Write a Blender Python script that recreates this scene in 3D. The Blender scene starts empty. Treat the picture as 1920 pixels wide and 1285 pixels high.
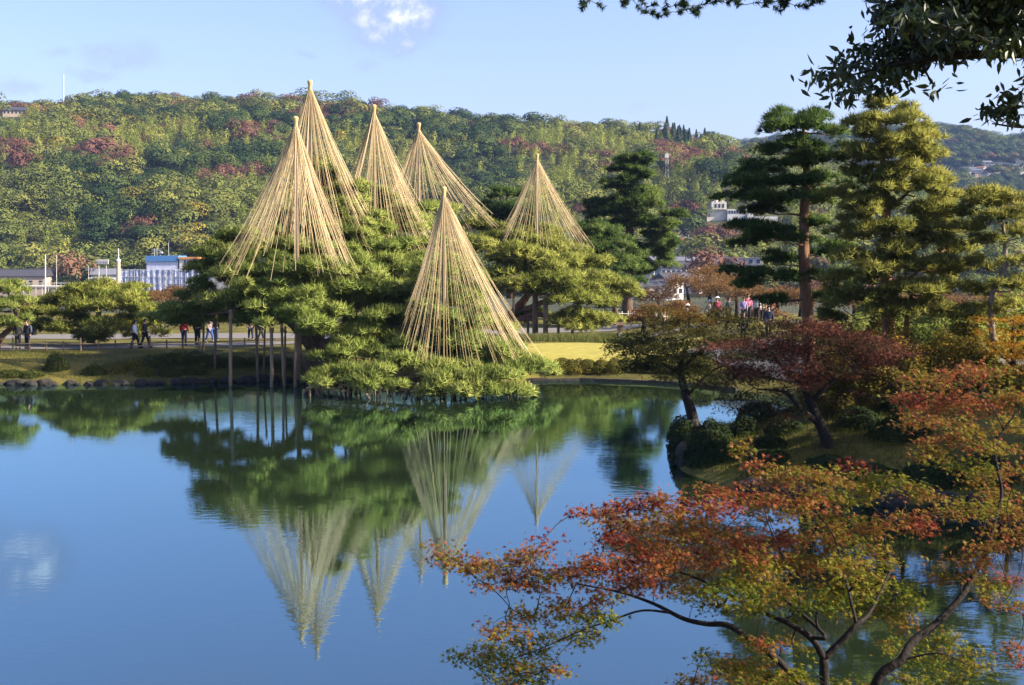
import bpy, bmesh, math, random
import numpy as np
from mathutils import Vector, Matrix, Euler

SC = bpy.context.scene
COL = SC.collection
rng = np.random.default_rng(11)
random.seed(5)

# ------------------------------------------------------------------ camera
CAM_Z, FPX, HORIZON = 7.2, 2400.0, 465.0
PITCH = math.atan((642.5 - HORIZON) / FPX)
cam_data = bpy.data.cameras.new("camera")
cam_data.sensor_width = 36.0
cam_data.lens = 36.0 * FPX / 1920.0
cam_data.clip_start = 0.1
cam_data.clip_end = 9000.0
cam = bpy.data.objects.new("camera", cam_data)
COL.objects.link(cam)
cam.location = (0, 0, CAM_Z)
cam.rotation_euler = (math.pi / 2 - PITCH, 0, 0)
SC.camera = cam

# ------------------------------------------------------------------ light
SUN_AZ, SUN_EL = math.radians(102), math.radians(34)      # azimuth clockwise from +Y
SUN_VEC = Vector((math.sin(SUN_AZ) * math.cos(SUN_EL), math.cos(SUN_AZ) * math.cos(SUN_EL), math.sin(SUN_EL)))
sun_data = bpy.data.lights.new("sun", 'SUN')
sun_data.energy = 5.0
sun_data.angle = math.radians(0.5)
sun_data.color = (1.0, 0.89, 0.70)
sun = bpy.data.objects.new("sun", sun_data)
COL.objects.link(sun)
sun.rotation_euler = SUN_VEC.to_track_quat('Z', 'Y').to_euler()

world = bpy.data.worlds.new("World")
SC.world = world
world.use_nodes = True
SC.view_settings.view_transform = 'Standard'
SC.view_settings.look = 'None'
SC.view_settings.exposure = 1.4
SC.view_settings.gamma = 1.0
SC.view_settings.use_curve_mapping = False
SC.cycles.max_bounces = 6
SC.cycles.diffuse_bounces = 1
SC.cycles.glossy_bounces = 3
SC.cycles.transmission_bounces = 3
SC.cycles.transparent_max_bounces = 6
SC.cycles.volume_bounces = 0
SC.cycles.use_denoising = True


def px_dir(px, py):
    cp, sp = math.cos(PITCH), math.sin(PITCH)
    a, b = (px - 960) / FPX, (642.5 - py) / FPX
    return Vector((a, cp + b * sp, -sp + b * cp))


def at(px, py, d):
    """world point seen at photo pixel px, py and d metres ahead of the camera"""
    v = px_dir(px, py)
    s = d / v.y
    return Vector((v.x * s, d, CAM_Z + v.z * s))


def build_world():
    nt = world.node_tree
    N, L = nt.nodes, nt.links
    N.clear()
    out = N.new('ShaderNodeOutputWorld')
    bg = N.new('ShaderNodeBackground')
    sky = N.new('ShaderNodeTexSky')
    sky.sky_type = 'NISHITA'
    sky.sun_disc = False
    sky.sun_elevation = SUN_EL
    sky.sun_rotation = SUN_AZ
    sky.altitude = 50
    sky.air_density = 1.0
    sky.dust_density = 2.2
    sky.ozone_density = 4.0
    bg.inputs['Strength'].default_value = 0.10
    tc = N.new('ShaderNodeTexCoord')
    noise = N.new('ShaderNodeTexNoise')
    noise.inputs['Scale'].default_value = 26.0
    noise.inputs['Detail'].default_value = 7.0
    noise.inputs['Roughness'].default_value = 0.62
    L.new(tc.outputs['Generated'], noise.inputs['Vector'])
    off = N.new('ShaderNodeVectorMath'); off.operation = 'SUBTRACT'
    L.new(noise.outputs['Color'], off.inputs[0]); off.inputs[1].default_value = (.5, .5, .5)
    sc = N.new('ShaderNodeVectorMath'); sc.operation = 'SCALE'; sc.inputs['Scale'].default_value = 0.035
    L.new(off.outputs[0], sc.inputs[0])
    wv = N.new('ShaderNodeVectorMath'); wv.operation = 'ADD'
    L.new(tc.outputs['Generated'], wv.inputs[0]); L.new(sc.outputs[0], wv.inputs[1])
    total = None
    # clouds: pixel, half width, half height, thickness; the last ones are above or beside the frame
    for (px, py, ax, ay, k) in [(735, 20, 105, 76, .82), (690, -20, 135, 62, .8), (755, 65, 52, 42, .6), (225, 100, 70, 34, .48), (175, 140, 60, 14, .36),
                                (20, 160, 60, 18, .36), (110, 102, 34, 12, .35), (690, 118, 35, 14, .35), (580, 103, 25, 8, .3),
                                (1195, 205, 28, 16, .35), (1470, 180, 25, 12, .1), (20, -150, 90, 70, .8), (-200, -110, 200, 60, .6),
                                (300, -420, 260, 70, .15), (2300, -200, 300, 80, .7), (-900, 0, 300, 50, .6)]:
        c = px_dir(px, py).normalized()
        df = N.new('ShaderNodeVectorMath'); df.operation = 'SUBTRACT'
        L.new(wv.outputs[0], df.inputs[0]); df.inputs[1].default_value = c
        ml = N.new('ShaderNodeVectorMath'); ml.operation = 'MULTIPLY'
        L.new(df.outputs[0], ml.inputs[0])
        ml.inputs[1].default_value = (FPX / ax, FPX / ax, FPX / ay)
        ln = N.new('ShaderNodeVectorMath'); ln.operation = 'LENGTH'
        L.new(ml.outputs[0], ln.inputs[0])
        mr = N.new('ShaderNodeMapRange'); mr.interpolation_type = 'SMOOTHSTEP'
        mr.inputs['From Min'].default_value = 1.25; mr.inputs['From Max'].default_value = 0.15
        mr.inputs['To Min'].default_value = 0; mr.inputs['To Max'].default_value = k
        L.new(ln.outputs['Value'], mr.inputs['Value'])
        if total is None:
            total = mr.outputs[0]
        else:
            mx = N.new('ShaderNodeMath'); mx.operation = 'MAXIMUM'
            L.new(total, mx.inputs[0]); L.new(mr.outputs[0], mx.inputs[1]); total = mx.outputs[0]
    n2 = N.new('ShaderNodeTexNoise')
    n2.inputs['Scale'].default_value = 48.0; n2.inputs['Detail'].default_value = 8.0; n2.inputs['Roughness'].default_value = .65
    L.new(tc.outputs['Generated'], n2.inputs['Vector'])
    r2 = N.new('ShaderNodeMapRange'); r2.inputs['From Min'].default_value = .22; r2.inputs['From Max'].default_value = .62
    L.new(n2.outputs['Fac'], r2.inputs['Value'])
    mu = N.new('ShaderNodeMath'); mu.operation = 'MULTIPLY'
    L.new(total, mu.inputs[0]); L.new(r2.outputs[0], mu.inputs[1])
    # cloud body: white where thick, greyish violet where thin
    cr = N.new('ShaderNodeValToRGB')
    cr.color_ramp.elements[0].position = 0.32; cr.color_ramp.elements[0].color = (1.7, 1.8, 2.5, 1)
    cr.color_ramp.elements[1].position = .72; cr.color_ramp.elements[1].color = (5.2, 5.1, 5.8, 1)
    L.new(mu.outputs[0], cr.inputs['Fac'])
    mix = N.new('ShaderNodeMix'); mix.data_type = 'RGBA'
    L.new(mu.outputs[0], mix.inputs['Factor'])
    wb = N.new('ShaderNodeMix'); wb.data_type = 'RGBA'; wb.blend_type = 'MULTIPLY'
    wb.inputs['Factor'].default_value = 1.0
    wb.inputs['B'].default_value = (1.08, .96, 1.08, 1)          # white balance of the photograph
    L.new(sky.outputs[0], wb.inputs['A']); L.new(wb.outputs['Result'], mix.inputs['A']); L.new(cr.outputs[0], mix.inputs['B'])
    L.new(mix.outputs['Result'], bg.inputs['Color'])
    L.new(bg.outputs[0], out.inputs['Surface'])


build_world()

# ------------------------------------------------------------------ small numpy tools


def smooth(t):
    t = np.clip(t, 0, 1)
    return t * t * (3 - 2 * t)


def vnoise(x, y, seed=0):
    """value noise on a unit lattice, about 0..1"""
    x = np.asarray(x, float); y = np.asarray(y, float)
    xi, yi = np.floor(x).astype(np.int64), np.floor(y).astype(np.int64)
    fx, fy = smooth(x - xi), smooth(y - yi)

    def h(a, b):
        n = (a * 374761393 + b * 668265263 + seed * 974634777) & 0x7fffffff
        n = ((n ^ (n >> 13)) * 1274126177) & 0x7fffffff
        return ((n ^ (n >> 16)) & 0xffff) / 65535.0
    return (h(xi, yi) * (1 - fx) + h(xi + 1, yi) * fx) * (1 - fy) + (h(xi, yi + 1) * (1 - fx) + h(xi + 1, yi + 1) * fx) * fy


class MB:
    """collects vertices and faces (with an optional tint per vertex) for one mesh"""

    def __init__(self):
        self.V, self.F, self.T, self.N, self.n = [], {}, [], [], 0

    def add(self, V, F, tint=None, nrm=None):
        V = np.asarray(V, float).reshape(-1, 3)
        F = np.asarray(F, np.int64)
        self.F.setdefault(F.shape[1], []).append(F + self.n)
        self.V.append(V)
        self.T.append(np.full(len(V), .5) if tint is None else np.broadcast_to(np.asarray(tint, float), (len(V),)))
        if nrm is not None: self.N.append(nrm)
        self.n += len(V)
        return self

    def tube(self, pts, radii, sides=6, tint=None, cap=True):
        P = np.asarray([tuple(p) for p in pts], float)
        R = np.broadcast_to(np.asarray(radii, float), (len(P),))
        T = np.gradient(P, axis=0)
        T /= np.linalg.norm(T, axis=1)[:, None] + 1e-12
        ref = np.array([0.0, 0, 1]) if abs(T[:, 2]).mean() < .8 else np.array([1.0, 0, 0])
        A = np.cross(T, ref); A /= np.linalg.norm(A, axis=1)[:, None] + 1e-12
        B = np.cross(T, A)
        th = np.linspace(0, 2 * np.pi, sides, endpoint=False)
        V = (P[:, None] + R[:, None, None] * (A[:, None] * np.cos(th)[None, :, None] + B[:, None] * np.sin(th)[None, :, None])).reshape(-1, 3)
        i = np.arange(len(P) - 1)[:, None] * sides
        j = np.arange(sides)[None]
        k = (j + 1) % sides
        F = np.stack([i + j, i + k, i + sides + k, i + sides + j], -1).reshape(-1, 4)
        self.add(V, F, tint)
        if cap:
            base = self.n - len(V)
            self.F.setdefault(sides, []).append(np.array([np.arange(sides)[::-1] + base, np.arange(sides) + base + (len(P) - 1) * sides]))
        return self

    def box(self, lo, hi, rot=0.0, origin=(0, 0, 0), tint=None):
        (x0, y0, z0), (x1, y1, z1) = lo, hi
        V = np.array([[x0, y0, z0], [x1, y0, z0], [x1, y1, z0], [x0, y1, z0], [x0, y0, z1], [x1, y0, z1], [x1, y1, z1], [x0, y1, z1]], float)
        c, s = math.cos(rot), math.sin(rot)
        V[:, :2] = V[:, :2] @ np.array([[c, s], [-s, c]])
        V += np.asarray(origin, float)
        return self.add(V, [[0, 3, 2, 1], [4, 5, 6, 7], [0, 1, 5, 4], [1, 2, 6, 5], [2, 3, 7, 6], [3, 0, 4, 7]], tint)

    def normals(self):
        return np.concatenate(self.N) if self.N and sum(map(len, self.N)) == self.n else None

    def build(self, name, mat, parent=None, local=False, smooth_shade=False):
        return obj(name, np.concatenate(self.V), self.F, mat, parent, np.concatenate(self.T), local, smooth_shade, self.normals())


def make_mesh(name, V, F, mat, tint=None, smooth_shade=False, normals=None):
    me = bpy.data.meshes.new(name)
    if not isinstance(F, dict):
        F = {np.asarray(F).shape[1]: [np.asarray(F)]}
    loops, starts, n = [], [], 0
    for k, arrs in F.items():
        A = np.concatenate(arrs)
        loops.append(A.reshape(-1)); starts.append(n + np.arange(len(A)) * k); n += A.size
    loops = np.concatenate(loops).astype(np.int32); starts = np.concatenate(starts).astype(np.int32)
    me.vertices.add(len(V)); me.vertices.foreach_set('co', np.ascontiguousarray(V, np.float32).reshape(-1))
    me.loops.add(len(loops)); me.loops.foreach_set('vertex_index', loops)
    me.polygons.add(len(starts)); me.polygons.foreach_set('loop_start', starts)
    me.polygons.foreach_set('use_smooth', np.full(len(starts), bool(smooth_shade)))
    if tint is not None:
        a = me.attributes.new('tint', 'FLOAT', 'POINT')
        a.data.foreach_set('value', np.ascontiguousarray(tint, np.float32))
    if mat is not None:
        me.materials.append(mat)
    me.update(calc_edges=True)
    if normals is not None:
        me.polygons.foreach_set('use_smooth', np.ones(len(starts), bool))
        me.normals_split_custom_set_from_vertices(np.ascontiguousarray(normals, np.float32))
    return me


def obj(name, V, F, mat, parent=None, tint=None, local=False, smooth_shade=False, normals=None):
    V = np.asarray(V, float)
    if parent is not None and not local:
        V = V - np.array(parent.location)
    me = make_mesh(name, V, F, mat, tint, smooth_shade, normals)
    o = bpy.data.objects.new(name, me)
    COL.objects.link(o)
    if parent is not None:
        o.parent = parent
    return o


def inst(name, me, parent=None, loc=(0, 0, 0), rot=(0, 0, 0), scale=(1, 1, 1)):
    o = bpy.data.objects.new(name, me)
    COL.objects.link(o)
    o.location, o.rotation_euler, o.scale = loc, rot, scale
    if parent is not None:
        o.parent = parent
    return o


def tag(o, label=None, cat=None, group=None, kind=None):
    if label: o['label'] = label
    if cat: o['category'] = cat
    if group: o['group'] = group
    if kind: o['kind'] = kind
    return o


def thing(name, label, cat, loc=(0, 0, 0), rz=0.0, group=None):
    o = bpy.data.objects.new(name, None)
    COL.objects.link(o)
    o.empty_display_size = .2
    o.location = loc
    o.rotation_euler = (0, 0, rz)
    return tag(o, label, cat, group)


def copy_tree(o, parent=None):
    c = o.copy()
    COL.objects.link(c)
    c.parent = parent
    for ch in list(o.children):
        copy_tree(ch, c)
    return c


# ------------------------------------------------------------------ materials
def new_mat(name):
    m = bpy.data.materials.new(name)
    m.use_nodes = True
    nt = m.node_tree
    return m, nt.nodes, nt.links, nt.nodes['Principled BSDF'], nt.nodes['Material Output']


def plain(name, col, rough=.7, noise=0.25, scale=3.0, metal=0.0, bump=0.0, stretch=(1, 1, 1), spec=.3):
    """procedural: a base colour broken up by noise, with optional bump"""
    m, N, L, bs, out = new_mat(name)
    tc = N.new('ShaderNodeTexCoord')
    mp = N.new('ShaderNodeMapping'); mp.inputs['Scale'].default_value = stretch
    L.new(tc.outputs['Object'], mp.inputs['Vector'])
    nz = N.new('ShaderNodeTexNoise'); nz.inputs['Scale'].default_value = scale; nz.inputs['Detail'].default_value = 5
    L.new(mp.outputs[0], nz.inputs['Vector'])
    cr = N.new('ShaderNodeValToRGB')
    cr.color_ramp.elements[0].position = .3; cr.color_ramp.elements[1].position = .7
    cr.color_ramp.elements[0].color = (*[c * (1 - noise) for c in col], 1)
    cr.color_ramp.elements[1].color = (*[min(1, c * (1 + noise)) for c in col], 1)
    L.new(nz.outputs['Fac'], cr.inputs['Fac'])
    L.new(cr.outputs[0], bs.inputs['Base Color'])
    bs.inputs['Roughness'].default_value = rough
    bs.inputs['Metallic'].default_value = metal
    bs.inputs['Specular IOR Level'].default_value = spec
    if bump:
        bp = N.new('ShaderNodeBump'); bp.inputs['Strength'].default_value = bump; bp.inputs['Distance'].default_value = .05
        L.new(nz.outputs['Fac'], bp.inputs['Height']); L.new(bp.outputs[0], bs.inputs['Normal'])
    return m


def leafm(name, stops, trans=.3, rough=.6, by='tint', spec=.06):
    """leaf colour from the leaf's own tint (or one tint per tree), part of the light passing through"""
    m, N, L, bs, out = new_mat(name)
    cr = N.new('ShaderNodeValToRGB')
    el = cr.color_ramp.elements
    while len(el) < len(stops):
        el.new(.5)
    for e, (p, c) in zip(el, stops):
        e.position = p; e.color = (*c, 1)
    if by == 'tint':
        a = N.new('ShaderNodeAttribute'); a.attribute_name = 'tint'
        L.new(a.outputs['Fac'], cr.inputs['Fac'])
    else:
        oi = N.new('ShaderNodeObjectInfo')
        a = N.new('ShaderNodeAttribute'); a.attribute_name = 'tint'
        mx = N.new('ShaderNodeMath'); mx.operation = 'MULTIPLY_ADD'
        mx.inputs[1].default_value = .35
        s = N.new('ShaderNodeMath'); s.operation = 'MULTIPLY'; s.inputs[1].default_value = .65
        L.new(oi.outputs['Random'], s.inputs[0])
        L.new(a.outputs['Fac'], mx.inputs[0]); L.new(s.outputs[0], mx.inputs[2])
        L.new(mx.outputs[0], cr.inputs['Fac'])
    L.new(cr.outputs[0], bs.inputs['Base Color'])
    bs.inputs['Roughness'].default_value = rough
    bs.inputs['Specular IOR Level'].default_value = spec
    if trans > 0:
        tr = N.new('ShaderNodeBsdfTranslucent')
        L.new(cr.outputs[0], tr.inputs['Color'])
        mix = N.new('ShaderNodeMixShader'); mix.inputs[0].default_value = trans
        L.new(bs.outputs[0], mix.inputs[1]); L.new(tr.outputs[0], mix.inputs[2]); L.new(mix.outputs[0], out.inputs['Surface'])
    return m


M = {}
M['bark'] = plain('pine_bark', (.10, .062, .042), .9, .45, 6, bump=.8, stretch=(1, 1, .35))
M['bark_red'] = plain('red_pine_bark', (.20, .105, .062), .9, .45, 5, bump=.8, stretch=(1, 1, .4))
M['bark_dark'] = plain('maple_bark', (.016, .012, .010), .85, .4, 12, bump=.5)
M['bark_pale'] = plain('pale_bark', (.24, .19, .15), .9, .35, 6, bump=.5)
M['pole'] = plain('weathered_pole_wood', (.21, .145, .095), .8, .3, 3, stretch=(4, 4, .4))
M['prop'] = plain('prop_wood', (.15, .105, .07), .85, .35, 3, stretch=(4, 4, .4))
M['straw'] = plain('straw', (.50, .35, .155), .8, .25, 5, stretch=(2, 2, .5))
M['rope'] = leafm('rice_straw_rope', [(0, (.27, .19, .10)), (.5, (.50, .385, .215)), (1, (.68, .545, .34))], trans=0, rough=.8)
M['needles'] = leafm('pine_needles', [(0, (.105, .16, .034)), (.5, (.26, .335, .075)), (1, (.46, .50, .135))], .38)
M['needles_dark'] = leafm('dark_pine_needles', [(0, (.035, .075, .022)), (.5, (.095, .16, .04)), (1, (.20, .26, .065))], .35)
M['needles_light'] = leafm('light_pine_needles', [(0, (.13, .165, .03)), (.5, (.28, .32, .065)), (1, (.44, .45, .11))], .38)
M['needles_gold'] = leafm('yellowing_pine_needles', [(0, (.12, .145, .03)), (.5, (.30, .31, .068)), (1, (.50, .46, .115))], .40)
M['maple'] = leafm('turning_maple_leaves', [(0, (.045, .07, .011)), (.2, (.18, .19, .02)), (.42, (.20, .14, .022)), (.6, (.20, .085, .026)), (.78, (.29, .082, .034)), (.9, (.19, .032, .023)), (1, (.09, .013, .014))], .42, .42)
M['maple_green'] = leafm('green_orange_maple_leaves', [(0, (.02, .028, .008)), (.5, (.055, .052, .012)), (.8, (.13, .09, .018)), (1, (.20, .095, .022))], .35)
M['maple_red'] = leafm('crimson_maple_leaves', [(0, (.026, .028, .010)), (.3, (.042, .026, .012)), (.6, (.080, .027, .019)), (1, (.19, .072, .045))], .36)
M['maple_gold'] = leafm('golden_maple_leaves', [(0, (.30, .16, .02)), (.5, (.45, .21, .02)), (1, (.55, .30, .04))], .45)
M['cherry'] = leafm('brown_cherry_leaves', [(0, (.11, .065, .032)), (.5, (.20, .115, .05)), (1, (.30, .17, .06))], .35)
M['shrub_green'] = leafm('shrub_leaves', [(0, (.028, .04, .010)), (.5, (.06, .075, .016)), (1, (.12, .12, .025))], .3)
M['shrub_gold'] = leafm('autumn_shrub_leaves', [(0, (.06, .07, .015)), (.5, (.16, .14, .026)), (.8, (.28, .19, .03)), (1, (.36, .18, .03))], .4)
M['hang'] = leafm('oak_leaves', [(0, (.018, .03, .012)), (.6, (.035, .055, .018)), (1, (.07, .09, .02))], .25, .4, spec=.4)
M['fir'] = leafm('fir_needles', [(0, (.02, .04, .022)), (1, (.05, .085, .04))], .2)
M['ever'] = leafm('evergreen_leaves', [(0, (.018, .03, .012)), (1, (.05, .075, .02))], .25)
M['grass'] = leafm('grass_blades', [(0, (.035, .05, .008)), (1, (.12, .125, .02))], .35)
M['reed'] = leafm('reeds', [(0, (.06, .09, .02)), (1, (.20, .20, .06))], .4)
# one tint per tree for the woods on the hills
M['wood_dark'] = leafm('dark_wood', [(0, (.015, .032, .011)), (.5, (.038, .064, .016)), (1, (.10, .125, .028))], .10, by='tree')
M['wood_olive'] = leafm('olive_wood', [(0, (.07, .09, .022)), (.5, (.13, .15, .034)), (1, (.21, .205, .046))], .12, by='tree')
M['wood_bamboo'] = leafm('bamboo_wood', [(0, (.12, .165, .026)), (.5, (.24, .28, .048)), (1, (.42, .40, .075))], .2, by='tree')
M['wood_red'] = leafm('red_wood', [(0, (.085, .045, .034)), (.5, (.145, .068, .046)), (1, (.23, .13, .07))], .15, by='tree')
M['wood_cedar'] = leafm('cedar_wood', [(0, (.018, .035, .018)), (1, (.045, .07, .025))], .2, by='tree')
M['wood_yellow'] = leafm('yellow_wood', [(0, (.26, .21, .03)), (1, (.42, .32, .05))], .3, by='tree')
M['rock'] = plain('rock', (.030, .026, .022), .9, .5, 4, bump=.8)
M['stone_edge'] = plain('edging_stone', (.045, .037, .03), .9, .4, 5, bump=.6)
M['gravel'] = plain('path_gravel', (.15, .14, .13), .95, .2, 9)
M['white'] = plain('white_wall', (.58, .57, .56), .7, .08, 2)
M['cream'] = plain('cream_wall', (.62, .58, .50), .8, .1, 2)
M['grey_wall'] = plain('grey_wall', (.34, .34, .36), .8, .15, 2)
M['tan_wall'] = plain('tan_wall', (.46, .36, .28), .8, .15, 2)
M['roof_dark'] = plain('dark_tile_roof', (.055, .055, .065), .55, .3, 4)
M['roof_grey'] = plain('grey_tile_roof', (.15, .155, .18), .5, .25, 4)
M['roof_red'] = plain('red_roof', (.36, .085, .05), .7, .2, 4)
M['roof_brown'] = plain('brown_roof', (.22, .10, .065), .7, .2, 4)
M['glass'] = plain('window_glass', (.03, .04, .055), .15, .3, 2, spec=.6)
M['sheet'] = plain('scaffold_sheet', (.29, .33, .47), .75, .18, 1.2, bump=.5, stretch=(2, 2, .4))
M['sheet_white'] = plain('pale_scaffold_sheet', (.46, .50, .64), .75, .15, 1.2, bump=.4)
M['steel'] = plain('steel', (.42, .42, .44), .5, .15, 4)
M['blue'] = plain('blue_panel', (.07, .19, .42), .6, .15, 3)
M['blue_pale'] = plain('pale_blue_panel', (.45, .62, .85), .6, .15, 3)
M['orange'] = plain('orange_trim', (.55, .24, .06), .6, .2, 3)
M['wood_fence'] = plain('bamboo_fence', (.16, .12, .085), .8, .35, 4)
M['fence_pale'] = plain('pale_fence', (.50, .47, .42), .8, .2, 4)
M['skin'] = plain('skin', (.46, .29, .21), .6, .08, 5)
M['hair_black'] = plain('black_hair', (.015, .013, .012), .5, .3, 20)
M['hair_brown'] = plain('brown_hair', (.06, .035, .022), .5, .3, 20)


def cloth(col):
    k = 'cloth_%d_%d_%d' % tuple(int(c * 255) for c in col)
    if k not in M:
        M[k] = plain('cloth', col, .85, .15, 14)
    return M[k]


# ------------------------------------------------------------------ terrain
POND = np.array([(-47, 66.5), (-36, 66.8), (-27, 67.2), (-21, 67.0), (-17.5, 67.8), (-15, 68.8), (-11.5, 69.6), (-9, 68.2), (-7, 67), (-3, 66.4), (-.5, 67.8), (1.2, 69.2), (4, 69.4), (7, 68.4), (9.5, 67),
                 (11.5, 64.5), (13.2, 60.5), (13, 56), (10.4, 52.6), (7.7, 50.3), (6.2, 47), (5.5, 43.5), (5.5, 40.8), (6.8, 37.6), (9.6, 36.2), (14, 35.1), (21, 34.6), (26, 30), (24.5, 20), (18, 14.8),
                 (8, 13), (0, 12.5), (-12, 13), (-47, 16)])


def pond_sd(x, y):
    """distance to the shoreline, negative over the water"""
    x = np.asarray(x, float); y = np.asarray(y, float)
    d = np.full(x.shape, 1e9); ins = np.zeros(x.shape, bool)
    n = len(POND)
    for i in range(n):
        (ax, ay), (bx, by) = POND[i], POND[(i + 1) % n]
        ex, ey = bx - ax, by - ay
        t = np.clip(((x - ax) * ex + (y - ay) * ey) / (ex * ex + ey * ey), 0, 1)
        d = np.minimum(d, np.hypot(x - ax - t * ex, y - ay - t * ey))
        cr = (ay > y) != (by > y)
        with np.errstate(divide='ignore', invalid='ignore'):
            xi = ax + (y - ay) * ex / (ey if ey != 0 else 1e-9)
        ins ^= cr & (x < xi)
    return np.where(ins, -d, d)


RIDGE = np.array([(-900, 260), (-500, 230), (-250, 205), (-60, 200), (0, 195), (60, 190), (150, 194), (230, 181), (330, 186), (400, 185), (500, 186), (600, 186), (690, 190), (760, 205), (830, 216), (900, 222), (960, 224), (1050, 232),
                  (1130, 236), (1200, 240), (1270, 247), (1320, 262), (1370, 272), (1420, 284), (1500, 305), (1600, 340), (1760, 362), (1920, 372), (2400, 385), (3200, 400)], float)
FAR = np.array([(200, 420), (1000, 330), (1200, 300), (1400, 265), (1560, 252), (1700, 238), (1790, 238), (1830, 252), (1865, 263), (1895, 258), (1930, 248), (2000, 240), (2300, 240), (3200, 300)], float)
BUMPS = [(390, 470, 60, 55, 17), (250, 620, 45, 60, 10), (1040, 540, 60, 60, 15), (1330, 640, 40, 60, 9), (60, 520, 35, 60, 12), (560, 600, 50, 60, 9), (150, 470, 25, 60, -9), (850, 600, 45, 90, -11), (740, 560, 35, 60, 8), (1200, 600, 30, 70, -9), (450, 690, 40, 40, 7)]


def ground_z(x, y):
    x = np.asarray(x, float); y = np.asarray(y, float)
    sd = pond_sd(x, y)
    T = 1.0 - .62 * smooth((y - 80) / 18)
    T = T + (1.35 * smooth((x - 8) / 8)) * smooth((y - 34) / 12) * (1 - smooth((y - 100) / 18))
    T = np.where(y < 30, 5.6, T)
    w = np.where(y < 30, 9.5, 5.0)
    bank = .28 * np.clip(sd / .5, 0, 1) + (T - .28) * smooth(sd / w)
    bank = bank + .10 * (vnoise(x * .45, y * .45, 3) - .5) * smooth(sd / 2)
    z = np.where(sd > 0, bank, np.maximum(-1.3, sd * .55))
    drop = smooth((y - 132) / 70)
    z = z * (1 - drop) + (-9.0) * drop
    # wooded hill
    px = 960 + FPX * x / 800.0
    zr = CAM_Z + (HORIZON - np.interp(px, RIDGE[:, 0], RIDGE[:, 1])) * 800 / FPX - 8.0
    t = (y - 425) / 375.0
    s = np.clip(t, 0, 1); s = .62 * s + .38 * smooth(s)
    h = (zr + 9) * s
    h = np.where(y > 800, (zr + 9) - (y - 800) * .22, h)
    env = np.clip(t * 4, 0, 1) * (1 - smooth((t - .40) / .42))
    for (bx, by, sx, sy, a) in BUMPS:
        wx = (bx - 960) / FPX * by
        h = h + env * a * np.exp(-((x - wx) / sx) ** 2 - ((y - by) / sy) ** 2)
    h = h + env * 26 * (vnoise(x / 52, y / 70, 9) - .5) + env * 8 * (vnoise(x / 21, y / 26, 4) - .5)
    h = np.maximum(h, np.where(y > 800, 24 * smooth((y - 800) / 60), 0))
    # far hill behind it
    pf = 960 + FPX * x / 1600.0
    zf = CAM_Z + (HORIZON - np.interp(pf, FAR[:, 0], FAR[:, 1])) * 1600 / FPX - 9.0
    tf = (y - 1000) / 600.0
    hf = 24 + (zf - 15) * np.clip(tf, 0, 1) ** 1.1 + 16 * (vnoise(x / 90, y / 90, 6) - .5) * np.clip(tf * 3, 0, 1) * (1 - smooth((tf - .7) / .3))
    hf = np.where(y > 1600, zf + 9 - (y - 1600) * .12, hf)
    h = np.where(y > 425, np.maximum(h, np.where(y > 1000, hf, 0)), 0)
    return z + np.where(y > 425, h, 0)


def gz(x, y):
    return float(ground_z(np.array([x]), np.array([y]))[0])


def foot(px, d):
    """ground point d metres ahead in the pixel column px"""
    x = (px - 960) / FPX * (d * 1.002)
    return Vector((x, d, gz(x, d)))


def hit_ground(px, py, d0=200.0, d1=2000.0):
    v = px_dir(px, py)
    d = np.arange(d0, d1, 2.0)
    z = ground_z(v.x / v.y * d, d)
    ray = CAM_Z + v.z / v.y * d
    i = np.argmax(z >= ray)
    return Vector((v.x / v.y * d[i], d[i], float(z[i])))


def grid(name, xs, ys, mat):
    X, Y = np.meshgrid(xs, ys)
    Z = ground_z(X.ravel(), Y.ravel())
    V = np.stack([X.ravel(), Y.ravel(), Z], 1)
    i = np.arange(len(ys) - 1)[:, None] * len(xs) + np.arange(len(xs) - 1)[None]
    i = i.ravel()
    F = np.stack([i, i + 1, i + 1 + len(xs), i + len(xs)], 1)
    return tag(obj(name, V, F, mat, smooth_shade=True), kind='structure')


def ground_mat():
    m, N, L, bs, out = new_mat('garden_ground')
    tc = N.new('ShaderNodeTexCoord')
    a = N.new('ShaderNodeTexNoise'); a.inputs['Scale'].default_value = .35; a.inputs['Detail'].default_value = 6
    b = N.new('ShaderNodeTexNoise'); b.inputs['Scale'].default_value = 6; b.inputs['Detail'].default_value = 6
    L.new(tc.outputs['Object'], a.inputs['Vector']); L.new(tc.outputs['Object'], b.inputs['Vector'])
    mx = N.new('ShaderNodeMath'); mx.operation = 'MULTIPLY_ADD'; mx.inputs[1].default_value = .4
    L.new(b.outputs['Fac'], mx.inputs[0]); L.new(a.outputs['Fac'], mx.inputs[2])
    cr = N.new('ShaderNodeValToRGB')
    e = cr.color_ramp.elements
    e.new(.5)
    for k, (p, c) in enumerate([(.45, (.04, .034, .016)), (.66, (.085, .08, .02)), (.85, (.15, .125, .03))]):
        e[k].position = p; e[k].color = (*c, 1)
    L.new(mx.outputs[0], cr.inputs['Fac']); L.new(cr.outputs[0], bs.inputs['Base Color'])
    bs.inputs['Roughness'].default_value = .95; bs.inputs['Specular IOR Level'].default_value = .1
    bp = N.new('ShaderNodeBump'); bp.inputs['Strength'].default_value = .6; bp.inputs['Distance'].default_value = .06
    L.new(b.outputs['Fac'], bp.inputs['Height']); L.new(bp.outputs[0], bs.inputs['Normal'])
    return m


def axis(*seg):
    return np.unique(np.concatenate([np.arange(a, b, s) for a, b, s in seg] + [[seg[-1][1]]]))


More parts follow.
